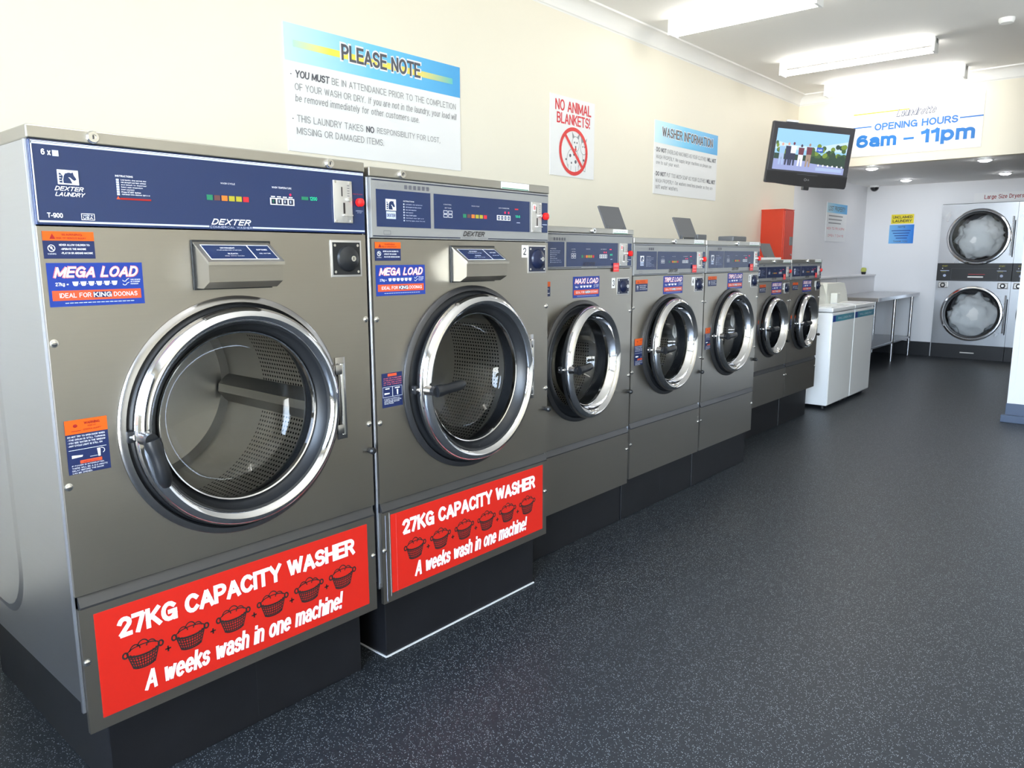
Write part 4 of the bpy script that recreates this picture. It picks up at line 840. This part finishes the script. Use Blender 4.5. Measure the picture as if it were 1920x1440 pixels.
# ------------------------------------------------------------------ lights of the room
def tubelight(x0, x1, y, lab):
    t = thing('tube_light', lab, 'ceiling light', (x0, y, ZC), 0, 'twin fluorescent battens on the ceiling'); L = x1-x0
    m = MB(); m.box((0, -0.024, -0.045), (L, 0.024, 0), 'fitting_white', 0.004); m.build('batten', t)
    for s in (-1, 1):
        m = MB(); m.cyl((0.03, s*0.050, -0.090), (L-0.03, s*0.050, -0.090), 0.014, 'tube_glow', 16); m.build('fluorescent_tube', t)
    for a in (0, L-0.022):
        m = MB(); m.box((a, -0.065, -0.115), (a+0.022, 0.065, -0.0), 'fitting_white', 0.003); m.build('end_cap', t)
tubelight(-2.97, -1.67, 7.30, 'glowing twin tube light in front of the one nearest the opening hours sign')
tubelight(-2.97, -1.67, 8.50, 'glowing twin tube light nearest the opening hours sign')
tubelight(-3.10, -1.98, 5.46, 'twin tube light cut off by the top edge, nearest the camera')
tubelight(-1.3, 0.0, 1.2, 'unseen twin tube light added above the aisle beside the camera to light the room')  # unseen lamp, added for extra light in the near room
for x, y, lab in ((-2.641, 9.154, 'front left'), (-2.698, 10.818, 'rear left'), (-1.558, 9.144, 'front right'), (-1.609, 10.735, 'rear right')):
    t = thing('downlight', 'round recessed downlight in the low ceiling, %s of the four' % lab, 'downlight', (x, y, ZS), 0, 'downlights in the back room')
    m = MB(); m.lathe([(0.075, 0.0), (0.075, -0.006), (0.062, -0.010), (0.060, -0.002)], (0, 0, 0), 'fitting_white', 32, axis=2); m.build('trim_ring', t)
    m = MB(); m.lathe([(0.058, -0.004), (0.050, -0.016), (0.03, -0.024), (0.0001, -0.026)], (0, 0, 0), 'down_glow', 32, axis=2); m.build('lamp', t)
t = thing('smoke_detector', 'round white smoke detector on the ceiling right of the tube lights', 'smoke detector', (-1.152, 7.078, ZC))
m = MB(); m.lathe([(0.055, 0), (0.055, -0.015), (0.045, -0.035), (0.0001, -0.038)], (0, 0, 0), 'fitting_white', 28, axis=2); m.build('housing', t)
t = thing('security_camera', 'black dome security camera in the back corner under the low ceiling', 'security camera', (-3.235, 11.40, ZS))
m = MB(); m.lathe([(0.06, 0), (0.06, -0.02), (0.055, -0.025)], (0, 0, 0), 'fitting_white', 28, axis=2); m.build('mount', t)
m = MB(); m.lathe([(0.055, -0.02)]+[(0.055*math.cos(R(a)), -0.025-0.055*math.sin(R(a))) for a in range(0, 90, 10)]+[(0.0001, -0.08)], (0, 0, 0), 'dome_black', 28, axis=2); m.build('dome', t)

# ------------------------------------------------------------------ wall signs
def wsign(name, label, y0, z0, w, h):
    t = thing(name, label, 'sign', (XW+0.001, y0, z0)); d = Decal((0, 0, 0), FRONT['U'], FRONT['V'], FRONT['NN']); d.slab(0, 0, w, h, 'paper', 0.004); d.build('sign_board', t)
    return t, Decal((0.0042, 0, 0), FRONT['U'], FRONT['V'], FRONT['NN'], 0.0006)
t, d = wsign('notice_sign', 'large white sign headed PLEASE NOTE above the two nearest washers', 2.203, 1.872, 1.208, 0.602)
d.rect(0, 0.427, 1.208, 0.602, 'print_cyan'); d.rect(0.05, 0.495, 1.145, 0.528, 'print_yellow', 2); d.build('header_band', t)
d = Decal((0.0060, 0, 0), FRONT['U'], FRONT['V'], FRONT['NN'], 0.0006)
d.text('PLEASE NOTE', 0.329, 0.478, 0.896, 0.575, 'white_ink', 1, 0.05); d.text('PLEASE NOTE', 0.338, 0.486, 0.887, 0.566, 'grey_ink', 2, 0.028)
d.build('heading', t); d = Decal((0.0048, 0, 0), FRONT['U'], FRONT['V'], FRONT['NN'], 0.0006)
d.textw('• ', 0.028, 0.353, 0.034, 'grey_ink', 1, 0.01); e_ = d.textw('YOU MUST', 0.058, 0.353, 0.036, 'grey_ink', 1, 0.03, 0.1, wmax=0.215)
d.textw('BE IN ATTENDANCE PRIOR TO THE COMPLETION', e_+0.012, 0.353, 0.034, 'grey_light', 1, wmax=1.165-e_-0.012, cond=1.5)
d.text('OF YOUR WASH OR DRY.', 0.050, 0.293, 0.485, 0.327, 'grey_light', 1); d.text('If you are not in the laundry, your load will', 0.505, 0.286, 1.175, 0.329, 'grey_light', 1, 0, 0.15)
d.text('be removed immediately for other customers use.', 0.050, 0.232, 0.870, 0.274, 'grey_light', 1, 0, 0.1)
d.build('first_rule', t); d = Decal((0.0048, 0, 0), FRONT['U'], FRONT['V'], FRONT['NN'], 0.0006)
d.textw('• ', 0.028, 0.143, 0.034, 'grey_ink', 1, 0.01); d.text('THIS LAUNDRY TAKES', 0.055, 0.143, 0.465, 0.177, 'grey_light', 1, 0.002); d.text('NO', 0.485, 0.143, 0.54, 0.177, 'grey_ink', 1, 0.035)
d.text('RESPONSIBILITY FOR LOST,', 0.56, 0.143, 1.035, 0.177, 'grey_light', 1, 0.002); d.text('MISSING OR DAMAGED ITEMS.', 0.050, 0.084, 0.605, 0.118, 'grey_light', 1, 0.002)
d.build('second_rule', t)
t, d = wsign('animal_sign', 'white sign reading NO ANIMAL BLANKETS with crossed-out spotted pets', 4.295, 1.922, 0.535, 0.546)
d.text('NO ANIMAL', 0.056, 0.445, 0.490, 0.522, 'red_ink', 1, 0.022); d.text('BLANKETS!', 0.075, 0.360, 0.475, 0.434, 'red_ink', 1, 0.022); d.build('lettering', t)
d = Decal((0.0046, 0, 0), FRONT['U'], FRONT['V'], FRONT['NN'], 0.0006)
# generic dog and cat outline drawing
g = 'grey_light'
d.arc(0.30, 0.235, 0.045, 0.052, 0, 360, 0.004, g, 1, 16); d.poly([(0.262, 0.27), (0.255, 0.32), (0.285, 0.285)], g, 1); d.poly([(0.338, 0.27), (0.35, 0.315), (0.315, 0.285)], g, 1)
d.arc(0.27, 0.115, 0.075, 0.085, -30, 210, 0.004, g, 1, 18); d.line([(0.21, 0.09), (0.21, 0.03), (0.24, 0.03), (0.245, 0.08)], 0.004, g, 1); d.line([(0.30, 0.08), (0.305, 0.03), (0.335, 0.03), (0.335, 0.09)], 0.004, g, 1)
d.arc(0.40, 0.215, 0.040, 0.045, 0, 360, 0.004, g, 1, 16); d.poly([(0.37, 0.25), (0.365, 0.295), (0.392, 0.262)], g, 1); d.poly([(0.428, 0.25), (0.44, 0.29), (0.41, 0.262)], g, 1); d.line([(0.39, 0.17), (0.385, 0.06), (0.42, 0.05), (0.43, 0.17)], 0.004, g, 1)
for a, b, r in ((0.235, 0.15, 0.012), (0.28, 0.16, 0.009), (0.30, 0.11, 0.013), (0.25, 0.10, 0.008), (0.285, 0.245, 0.007), (0.315, 0.245, 0.007), (0.30, 0.215, 0.008), (0.40, 0.13, 0.009), (0.41, 0.09, 0.007), (0.388, 0.225, 0.006), (0.412, 0.225, 0.006), (0.185, 0.12, 0.008)): d.disc(a, b, r, r, 'grey_ink', 2, 10)
d.disc(0.300, 0.198, 0.010, 0.013, 'ring_red', 2, 10)
d.arc(0.275, 0.180, 0.160, 0.155, 0, 360, 0.026, 'ring_red', 3, 48); d.line([(0.165, 0.295), (0.388, 0.070)], 0.024, 'ring_red', 4)
d.build('prohibition_symbol', t, label='red crossed circle over spotted pets')
t, d = wsign('washer_sign', 'white sign headed WASHER INFORMATION with a blue band', 5.700, 1.877, 1.155, 0.596)
d.rect(0, 0.418, 1.155, 0.596, 'print_cyan'); d.build('header_band', t); d = Decal((0.0052, 0, 0), FRONT['U'], FRONT['V'], FRONT['NN'], 0.0006)
d.text('WASHER INFORMATION', 0.115, 0.470, 1.060, 0.560, 'white_ink', 1, 0.04); d.text('WASHER INFORMATION', 0.122, 0.476, 1.053, 0.554, 'grey_ink', 2, 0.022); d.build('heading', t)
for v, a, b, c_, e1, e2 in ((0.345, 'OVERLOAD MACHINES AS YOUR CLOTHES', 'WASH PROPERLY. We supply larger machines so please use', 'one to suit your wash.', 1.04, 0.43), (0.150, 'PUT TOO MUCH SOAP AS YOUR CLOTHES', 'WASH PROPERLY. Our washers need less powder as they are', 'soft water washers.', 1.08, 0.42)):
    d = Decal((0.0048, 0, 0), FRONT['U'], FRONT['V'], FRONT['NN'], 0.0006)
    d.textw('• ', 0.012, v, 0.03, 'grey_ink', 1, 0.01); d.text('DO NOT', 0.035, v, 0.20, v+0.036, 'grey_ink', 1, 0.03); d.text(a, 0.215, v, 0.935, v+0.034, 'grey_light', 1); d.text('WILL NOT', 0.955, v, 1.13, v+0.036, 'grey_ink', 1, 0.03)
    d.text(b, 0.033, v-0.062, e1, v-0.024, 'grey_light', 1); d.text(c_, 0.033, v-0.106, e2, v-0.070, 'grey_light', 1); d.build('rule', t)
t, d = wsign('hours_notice', 'small pale notice with blue header on the left wall of the back room', 9.95, 1.545, 0.78, 0.49)
d.rect(0, 0.36, 0.78, 0.48, 'print_cyan'); d.text('LOST PROPERTY', 0.06, 0.385, 0.70, 0.445, 'grey_ink', 2, 0.02)
for k in range(3): d.rect(0.08, 0.315-0.045*k, 0.62-0.03*k, 0.330-0.045*k, 'grey_light', 1)
d.text('MON TO FRI 9-5PM', 0.03, 0.150, 0.70, 0.180, 'red_ink', 1, 0.01); d.text('OPEN 7 DAYS', 0.08, 0.060, 0.68, 0.090, 'red_ink', 1, 0.01); d.build('lettering', t)
# header sign
HU = dict(U=(1, 0, 0), V=(0, 0, 1), NN=(0, -1, 0))
def hdecal(eps=0.0006, off=0.0042): return Decal((0, -off, 0), HU['U'], HU['V'], HU['NN'], eps)
t = thing('opening_hours_sign', 'white sign with blue OPENING HOURS 6am to 11pm on the header above the back room', 'sign', (-2.774, YH-0.001, 2.413))
d = Decal((0, 0, 0), HU['U'], HU['V'], HU['NN']); d.slab(0, 0, 1.220, 0.525, 'paper', 0.004); d.build('sign_board', t)
d = hdecal(); d.rect(0, 0.433, 0.55, 0.445, 'yellow_ink'); d.rect(0.0, 0.295, 0.19, 0.308, 'line_blue'); d.rect(1.016, 0.291, 1.220, 0.304, 'line_blue')
d.text('Laundrette', 0.42, 0.372, 0.80, 0.448, 'navy_print', 2, 0.055, 0.35); d.text('Laundrette', 0.425, 0.378, 0.795, 0.442, 'paper', 8, -0.02, 0.35)
d.text('OPENING HOURS', 0.220, 0.255, 1.003, 0.328, 'line_blue', 1, 0.045)
d.text('6am', 0.046, 0.090, 0.445, 0.222, 'sky_blue_ink', 1, 0.062); d.rect(0.512, 0.134, 0.612, 0.156, 'sky_blue_ink'); d.text('11pm', 0.675, 0.058, 1.160, 0.230, 'sky_blue_ink', 1, 0.062); d.build('lettering', t)
# back wall notices
t = thing('unclaimed_laundry_notice', 'yellow paper notice reading UNCLAIMED LAUNDRY on the back wall', 'notice', (-3.03, YB-0.001, 1.800)); d = Decal((0, 0, 0), HU['U'], HU['V'], HU['NN']); d.slab(0, 0, 0.285, 0.125, 'paper_yellow', 0.002)
d.text('UNCLAIMED', 0.02, 0.070, 0.268, 0.105, 'black_ink', 1, 0.03); d.text('LAUNDRY', 0.02, 0.018, 0.262, 0.055, 'black_ink', 1, 0.035); d.build('notice_paper', t)
t = thing('blue_notice', 'blue printed notice below the yellow one on the back wall', 'notice', (-3.045, YB-0.001, 1.530)); d = Decal((0, 0, 0), HU['U'], HU['V'], HU['NN']); d.slab(0, 0, 0.312, 0.255, 'paper_blue', 0.002); d.rect(0, 0, 0.312, 0.255, 'print_blue')
d.text('NOTE', 0.11, 0.215, 0.20, 0.235, 'black_ink', 2, 0.02)
for k in range(4): d.rect(0.03+0.02*k, 0.170-0.034*k, 0.27-0.012*k, 0.180-0.034*k, 'sticker_blue', 2)
d.text('THANK YOU', 0.06, 0.018, 0.24, 0.040, 'grey_ink', 2, 0.02); d.build('notice_paper', t)

# ------------------------------------------------------------------ dryers
GD = 'stacked stainless dryers built into the back wall'
def crumple(cx, cz, r, y, sd):
    rnd = random.Random(sd); bm = bmesh.new(); bmesh.ops.create_icosphere(bm, subdivisions=4, radius=1)
    from mathutils import noise
    for v in bm.verts:
        p = v.co.copy(); n = noise.fractal(p*1.6+Vector((sd, 0, 0)), 0.9, 2.0, 4)*0.22+abs(noise.noise(p*3.2+Vector((0, sd, 0))))*0.25
        v.co = Vector((cx+p.x*r*(0.86+n), y+p.y*r*0.42*(1+n), cz+p.z*r*(0.80+n)))
    return bm
def dryer(x, lab, part=False):
    t = thing('stack_dryer', lab, 'tumble dryer', (x, YB-0.04, 0), 0, GD); W = 0.855; xc = 0.446
    def face(name, z0, z1, zc, inset):
        m = MB(); tmp = MB(); plate_hole(tmp, 0.003, W-0.003, z0, z1, xc, zc, 0.318, 0, 'steel_dryer', depth=0.03)
        m.add([(v[1], -v[0]-0.0, v[2]) for v in tmp.v], tmp.f, 'steel_dryer'); pn = m.build(name, t)
        dm = MB(); prof = [(0.362, 0.0), (0.362, -0.018), (0.352, -0.034), (0.336, -0.036), (0.328, -0.026)]
        dm.lathe(prof, (xc, 0, zc), 'chrome', 96, axis=1); dm.lathe([(0.328, -0.026), (0.318, -0.022), (0.300, -0.020), (0.296, -0.006)], (xc, 0, zc), 'rubber', 96, axis=1)
        dm.prism([(xc+0.263, zc+0.245), (W-0.05, zc+0.245), (W-0.05, zc-0.245), (xc+0.263, zc-0.245)]+[(xc+0.359*math.cos(R(a)), zc+0.359*math.sin(R(a))) for a in range(-40, 41, 8)], 1, -0.007, -0.001, 'steel_dryer')
        dm.cyl((W-0.040, -0.018, zc-0.24), (W-0.040, -0.018, zc+0.25), 0.010, 'flange_steel', 12); dm.cyl((W-0.018, -0.010, zc-0.26), (W-0.018, -0.010, zc+0.20), 0.006, 'black_plastic', 10)
        dd = dm.build('dryer_door', t, label='round dryer door with steel ring')
        gm = MB(); gm.lathe([(0.300, -0.016), (0.0001, -0.017)], (xc, 0, zc), 'door_glass', 64, axis=1); gm.build('door_glass', dd)
        km = MB(); km.lathe([(0.318, 0.03), (0.345, 0.05), (0.345, 0.5), (0.0001, 0.5)], (xc, 0, zc), 'dryer_drum', 72, axis=1); km.build('drum', t)
    face('upper_panel', 1.262, 2.030, 1.602, 0); face('lower_panel', 0.190, 1.030, 0.604, 0)
    m = MB(); m.box((0, 0.0, 0.19), (0.003, 0.6, 2.03), 'steel_dryer'); m.box((W-0.003, 0, 0.19), (W, 0.6, 2.03), 'steel_dryer'); m.box((0, 0, 2.027), (W, 0.6, 2.03), 'steel_dryer'); m.build('cabinet', t)
    m = MB(); m.box((0.0, -0.006, 1.030), (W, 0.01, 1.262), 'black_plastic', 0.002); cp = m.build('control_panel', t)
    d = hdecal(0.0005, 0.0066)
    for a in (0.06, W-0.145):
        d.text('START', a, 1.215, a+0.065, 1.235, 'btn_olive', 1, 0.02); d.rect(a-0.02, 1.160, a+0.085, 1.168, 'lilac_line'); d.rect(a-0.01, 1.148, a+0.05, 1.153, 'btn_olive'); d.disc(a+0.005, 1.195, 0.006, 0.006, 'white_ink'); d.disc(a+0.035, 1.100, 0.018, 0.018, 'lilac_line')
    d.frame(0.17, 1.045, W-0.15, 1.195, 0.002, 'grey_ink'); d.rect(0.37, 1.115, 0.56, 1.121, 'red_ink')
    d.build('panel_print', cp)
    m = MB(); m.box((0.365, -0.018, 1.074), (0.545, -0.006, 1.094), 'plate_metal', 0.003); m.build('panel_handle', cp)
    for a in (0.025, W-0.145):
        m = MB(); m.box((a, -0.006, 0.935), (a+0.118, 0, 1.014), 'plate_metal', 0.002); m.box((a+0.006, -0.008, 0.941), (a+0.112, -0.006, 1.008), 'grey_ink'); m.box((a+0.012, -0.0085, 0.947), (a+0.106, -0.008, 1.002), 'plate_metal')
        m.lathe([(0.032, -0.008), (0.028, -0.016), (0.018, -0.018)], (a+0.059, 0, 0.974), 'black_plastic', 24, axis=1); m.lathe([(0.018, -0.018), (0.016, -0.022), (0.0001, -0.022)], (a+0.059, 0, 0.974), 'screw_metal', 20, axis=1); m.build('coin_box_lock', t)
    m = MB(); m.box((0.002, 0.012, 0.0), (W-0.002, 0.3, 0.190), 'skirt_black'); kb = m.build('kick_plate', t)
    m = MB(); m.box((0.355, 0.0, 0.072), (0.52, 0.012, 0.088), 'plate_metal', 0.003); m.build('kick_handle', kb)
    return t
dryer(-2.398, 'stacked pair of stainless dryers full of white laundry, left of the dryer row')
dryer(-1.540, 'stacked stainless dryers partly hidden behind the white partition wall')
for (zc, sd) in ((1.585, 3), (0.575, 8)):
    m = MB(); m.bm(crumple(-1.955, zc, 0.305 if sd == 3 else 0.31, YB+0.085, sd), 'laundry', True); o = m.build('laundry_load', sharp=180)
    tag(o, 'white laundry tumbling behind the %s dryer door' % ('upper' if sd == 3 else 'lower'), 'laundry', 'white laundry in the dryers')
t = thing('dryer_sign', 'white strip reading Large Size Dryers in maroon above the dryers', 'sign', (-2.05, YB-0.001, 2.045)); d = Decal((0, 0, 0), HU['U'], HU['V'], HU['NN']); d.slab(0, 0, 0.66, 0.115, 'paper', 0.003); d.text('Large Size Dryers', 0.115, 0.024, 0.545, 0.088, 'dark_red_ink', 1, 0.015); d.build('sign_board', t)

# ------------------------------------------------------------------ steel table
t = thing('folding_table', 'stainless steel bench table with lower shelf along the back room wall', 'table', (-3.185, 9.60, 0)); TW = 0.60; TL = 1.93
m = MB(); m.box((0, 0, 0.820), (TW, TL, 0.865), 'steel_table', 0.004); m.build('tabletop', t)
m = MB(); m.box((0.03, 0.05, 0.235), (TW-0.07, TL-0.04, 0.262), 'steel_table', 0.003); m.build('shelf', t)
for y in (0.06, 0.50, 1.03, 1.88):
    if y == 0.50: continue
    for x in (0.05, TW-0.08): m = MB(); m.cyl((x, y, 0.0), (x, y, 0.822), 0.020, 'steel_tube', 16); m.build('leg', t)
t = thing('potted_plant', 'tiny yellow-green plant in a dark pot on the ledge at the back', 'plant', (-3.27, 11.30, 1.106))
m = MB(); m.lathe([(0.0001, 0), (0.026, 0), (0.034, 0.035), (0.030, 0.035), (0.0001, 0.033)], (0, 0, 0), 'dome_black', 18, axis=2); m.build('pot', t)
bm = bmesh.new(); bmesh.ops.create_icosphere(bm, subdivisions=2, radius=0.04)
for v in bm.verts: v.co = v.co*(0.8+0.35*random.random())+Vector((0, 0, 0.062))
m = MB(); m.bm(bm, 'pot_green'); m.build('foliage', t)

# ------------------------------------------------------------------ fire cabinet
t = thing('fire_hose_cabinet', 'red steel wall cabinet above the last washers', 'cabinet', (XW, 7.955, 1.10)); m = MB(); m.box((0, 0, 0), (0.245, 0.262, 0.742), 'cabinet_red', 0.004); m.box((0, -0.008, 0.735), (0.253, 0.270, 0.745), 'cabinet_red', 0.002); m.build('body', t)
m = MB(); m.box((0.245, 0.006, 0.01), (0.257, 0.252, 0.728), 'cabinet_red', 0.003); dr = m.build('door', t)
m = MB(); m.box((0.257, 0.15, 0.37), (0.262, 0.235, 0.46), 'hinge_grey', 0.002); m.build('latch_plate', dr); m = MB(); m.lathe([(0.013, 0.257), (0.013, 0.268), (0.0001, 0.270)], (0, 0.19, 0.27), 'screw_metal', 16); m.build('lock', dr)

# ------------------------------------------------------------------ television
tv = thing('television', 'black flat television tilted on the left wall, showing people outdoors', 'television', (-2.66, 7.31, 2.28))
yaw, pit, rol = R(45.0), R(4.3), R(-4.8)
n = Vector((math.sin(yaw)*math.cos(pit), -math.cos(yaw)*math.cos(pit), -math.sin(pit))); r = Vector((math.cos(yaw), math.sin(yaw), 0)); up = n.cross(r)
up = up if up.z > 0 else -up
r2 = r*math.cos(rol)+up*math.sin(rol); u2 = -r*math.sin(rol)+up*math.cos(rol)
Mx = Matrix((r2, -n, u2)).transposed(); tv.rotation_euler = Mx.to_euler()     # local: x right, -y towards viewer, z up
W, Hh = 0.79, 0.55
m = MB(); m.box((-W/2, 0.0, -Hh/2), (W/2, 0.045, Hh/2), 'tv_bezel', 0.012, 3)
m.box((-W*0.36, 0.045, -Hh*0.36), (W*0.36, 0.10, Hh*0.36), 'tv_black', 0.02, 3)
body = m.build('housing', tv)
m = MB(); pts = [(-W/2+0.004, -0.165), (W/2-0.004, -0.165)]+[((W/2-0.004)*math.cos(R(a)), -0.255-0.030*math.sin(R(a))) for a in range(0, 181, 15)]
m.prism([(p[0], p[1]) for p in pts], 1, -0.006, 0.02, 'tv_black'); m.build('speaker_bar', tv)
d = Decal((0, -0.0065, 0), HU['U'], HU['V'], HU['NN'], 0.0004); d.arc(-0.012, -0.222, 0.010, 0.010, 0, 360, 0.004, 'grey_light', 1, 14); d.text('LG', 0.004, -0.229, 0.026, -0.215, 'grey_light', 1, 0.03); d.rect(-0.10, -0.180, 0.10, -0.176, 'grey_ink'); d.build('badge', tv)
d = Decal((0, -0.001, 0), HU['U'], HU['V'], HU['NN'], 0.0004)
sx0, sx1, sz0, sz1 = -0.345, 0.345, -0.150, 0.212; SW = sx1-sx0; SH = sz1-sz0
X = lambda q: sx0+SW*q
Z = lambda q: sz0+SH*q
d.rect(sx0, sz0, sx1, sz1, 'scr_sky', 0); d.poly([(X(0.0), Z(0.5)), (X(1), Z(0.55)), (X(1), Z(0.82)), (X(0.55), Z(0.62)), (X(0.25), Z(0.62)), (X(0), Z(0.70))], 'scr_sky2', 1)
d.rect(sx0, sz0, sx1, Z(0.26), 'scr_road', 2); d.poly([(X(0.5), Z(0.22)), (X(1), Z(0.16)), (X(1), Z(0.5)), (X(0.5), Z(0.4))], 'scr_tree3', 3)
rnd = random.Random(4)
for k in range(34):
    u = 0.50+0.5*rnd.random(); v = 0.38+0.30*rnd.random()*(0.6+u*0.6); d.disc(X(min(u, 0.965)), Z(v), 0.022, 0.022, ('scr_tree', 'scr_tree2', 'scr_tree3')[k % 3], 4+k*0.05, 9)
for k in range(12): d.disc(X(0.02+0.012*k), Z(0.42+0.3*rnd.random()*(1-k/12)), 0.014, 0.02, ('scr_tree', 'scr_tree2')[k % 2], 4+k*0.05, 8)
d.rect(X(0.0), Z(0.26), X(0.5), Z(0.40), 'scr_tree3', 3)
for cx, hd, sh, pt, ht in ((0.10, 'scr_skin', 'scr_shirt', 'scr_denim', 0.66), (0.185, 'scr_skin', 'scr_navy', 'scr_navy', 0.68), (0.255, 'scr_plum', 'scr_white', 'scr_navy', 0.70), (0.365, 'scr_dark', 'scr_plum', 'scr_white', 0.66), (0.475, 'scr_tan', 'scr_plum', 'scr_tan', 0.70)):
    g0 = 0.12; H0 = ht-g0
    d.disc(X(cx), Z(g0+H0*0.93), 0.011, 0.014, hd, 8, 10); d.poly([(X(cx-0.035), Z(g0+H0*0.50)), (X(cx+0.035), Z(g0+H0*0.50)), (X(cx+0.040), Z(g0+H0*0.84)), (X(cx-0.040), Z(g0+H0*0.84))], sh, 8)
    d.poly([(X(cx-0.034), Z(g0)), (X(cx-0.012), Z(g0)), (X(cx), Z(g0+H0*0.4)), (X(cx+0.012), Z(g0)), (X(cx+0.034), Z(g0)), (X(cx+0.034), Z(g0+H0*0.52)), (X(cx-0.034), Z(g0+H0*0.52))], pt, 8.5)
d.rect(X(0.575), Z(0.50), X(0.665), Z(0.62), 'scr_blue', 9); d.text('Agile', X(0.585), Z(0.53), X(0.652), Z(0.585), 'scr_white', 10, 0.02, 0.2)
for k in range(6): d.disc(X(0.63+0.066*k), Z(0.185), 0.009, 0.009, 'scr_white', 9, 10)
d.rect(X(0.60), Z(0.05), X(0.97), Z(0.13), 'scr_denim', 8.2)
d.build('screen', tv, label='lit screen showing five people on a path')
m = MB(); m.box((-0.27, 0.0, Hh/2), (-0.16, 0.03, Hh/2+0.018), 'paper', 0.004); m.build('receiver', tv)
m = MB(); m.box((-0.02, -0.004, -0.315), (0.04, 0.03, -0.28), 'tv_black', 0.004); m.build('sensor_foot', tv)
# arm back to the left wall
inv = Mx.transposed()
m = MB(); m.box((-0.1, 0.10, -0.1), (0.1, 0.115, 0.1), 'tv_black', 0.003); m.build('mounting_plate', tv)
br = thing('tv_bracket', 'black steel wall bracket holding the television from behind', 'bracket', (XW, 8.30, 2.30))
m = MB(); m.box((0, -0.06, -0.1), (0.012, 0.06, 0.1), 'tv_black', 0.003); m.build('wall_plate', br)
pe = Vector((-2.66, 7.31, 2.28))+(-n)*0.118-Vector((XW, 8.30, 2.30)); m = MB(); m.tube([(0.012, 0, 0), (0.30, -0.35, 0.0), tuple(pe)], 0.018, 'tv_black'); m.build('arm', br)

# ------------------------------------------------------------------ daylight, camera, output
w = bpy.data.worlds.new('daylight'); SC.world = w; w.use_nodes = True; nt = w.node_tree; bg = nt.nodes['Background']
tc = N(nt, 'ShaderNodeTexCoord'); sp = N(nt, 'ShaderNodeSeparateXYZ'); cr = N(nt, 'ShaderNodeValToRGB'); nt.links.new(tc.outputs['Generated'], sp.inputs[0]); nt.links.new(sp.outputs[2], cr.inputs[0])
e = cr.color_ramp.elements; e[0].position = 0.46; e[0].color = (0.85, 0.85, 0.84, 1); e[1].position = 0.52; e[1].color = (0.72, 0.84, 1.0, 1); x_ = e.new(1.0); x_.color = (0.45, 0.62, 1.0, 1)
mr = N(nt, 'ShaderNodeMapRange'); mr.inputs['From Min'].default_value = -1; nt.links.new(sp.outputs[2], mr.inputs[0]); nt.links.new(mr.outputs[0], cr.inputs[0])
nt.links.new(cr.outputs[0], bg.inputs[0]); bg.inputs[1].default_value = 26.0
pl = bpy.data.lights.new('window_portal', 'AREA'); pl.shape = 'RECTANGLE'; pl.size = 5.2; pl.size_y = 2.73; pl.cycles.is_portal = True
po = bpy.data.objects.new('window_portal', pl); COL.objects.link(po); po.location = (-0.5, YF-0.2, 1.485); po.rotation_euler = (R(90), 0, 0)   # faces into the room

cam = bpy.data.cameras.new('camera'); co = bpy.data.objects.new('camera', cam); COL.objects.link(co); SC.camera = co
cam.sensor_width = 36; cam.lens = 1413.08/1920*36; cam.clip_start = 0.05
r0 = Vector((0.75573394, 0.65487377, -0.00255827)); d0 = Vector((0.10591275, -0.12607805, -0.98635025)); f0 = Vector((-0.64625745, 0.74514741, -0.16464094))
mw = Matrix((r0, -d0, -f0)).transposed().to_4x4(); mw.translation = Vector((0, 0, 1.3425)); co.matrix_world = mw
vs = SC.view_settings; vs.view_transform = 'Standard'; vs.look = 'None'; vs.gamma = 1; vs.use_curve_mapping = False; vs.exposure = 0.34
cy = SC.cycles; cy.max_bounces = 8; cy.diffuse_bounces = 4; cy.glossy_bounces = 4; cy.transparent_max_bounces = 8; cy.sample_clamp_indirect = 8; cy.use_denoising = True
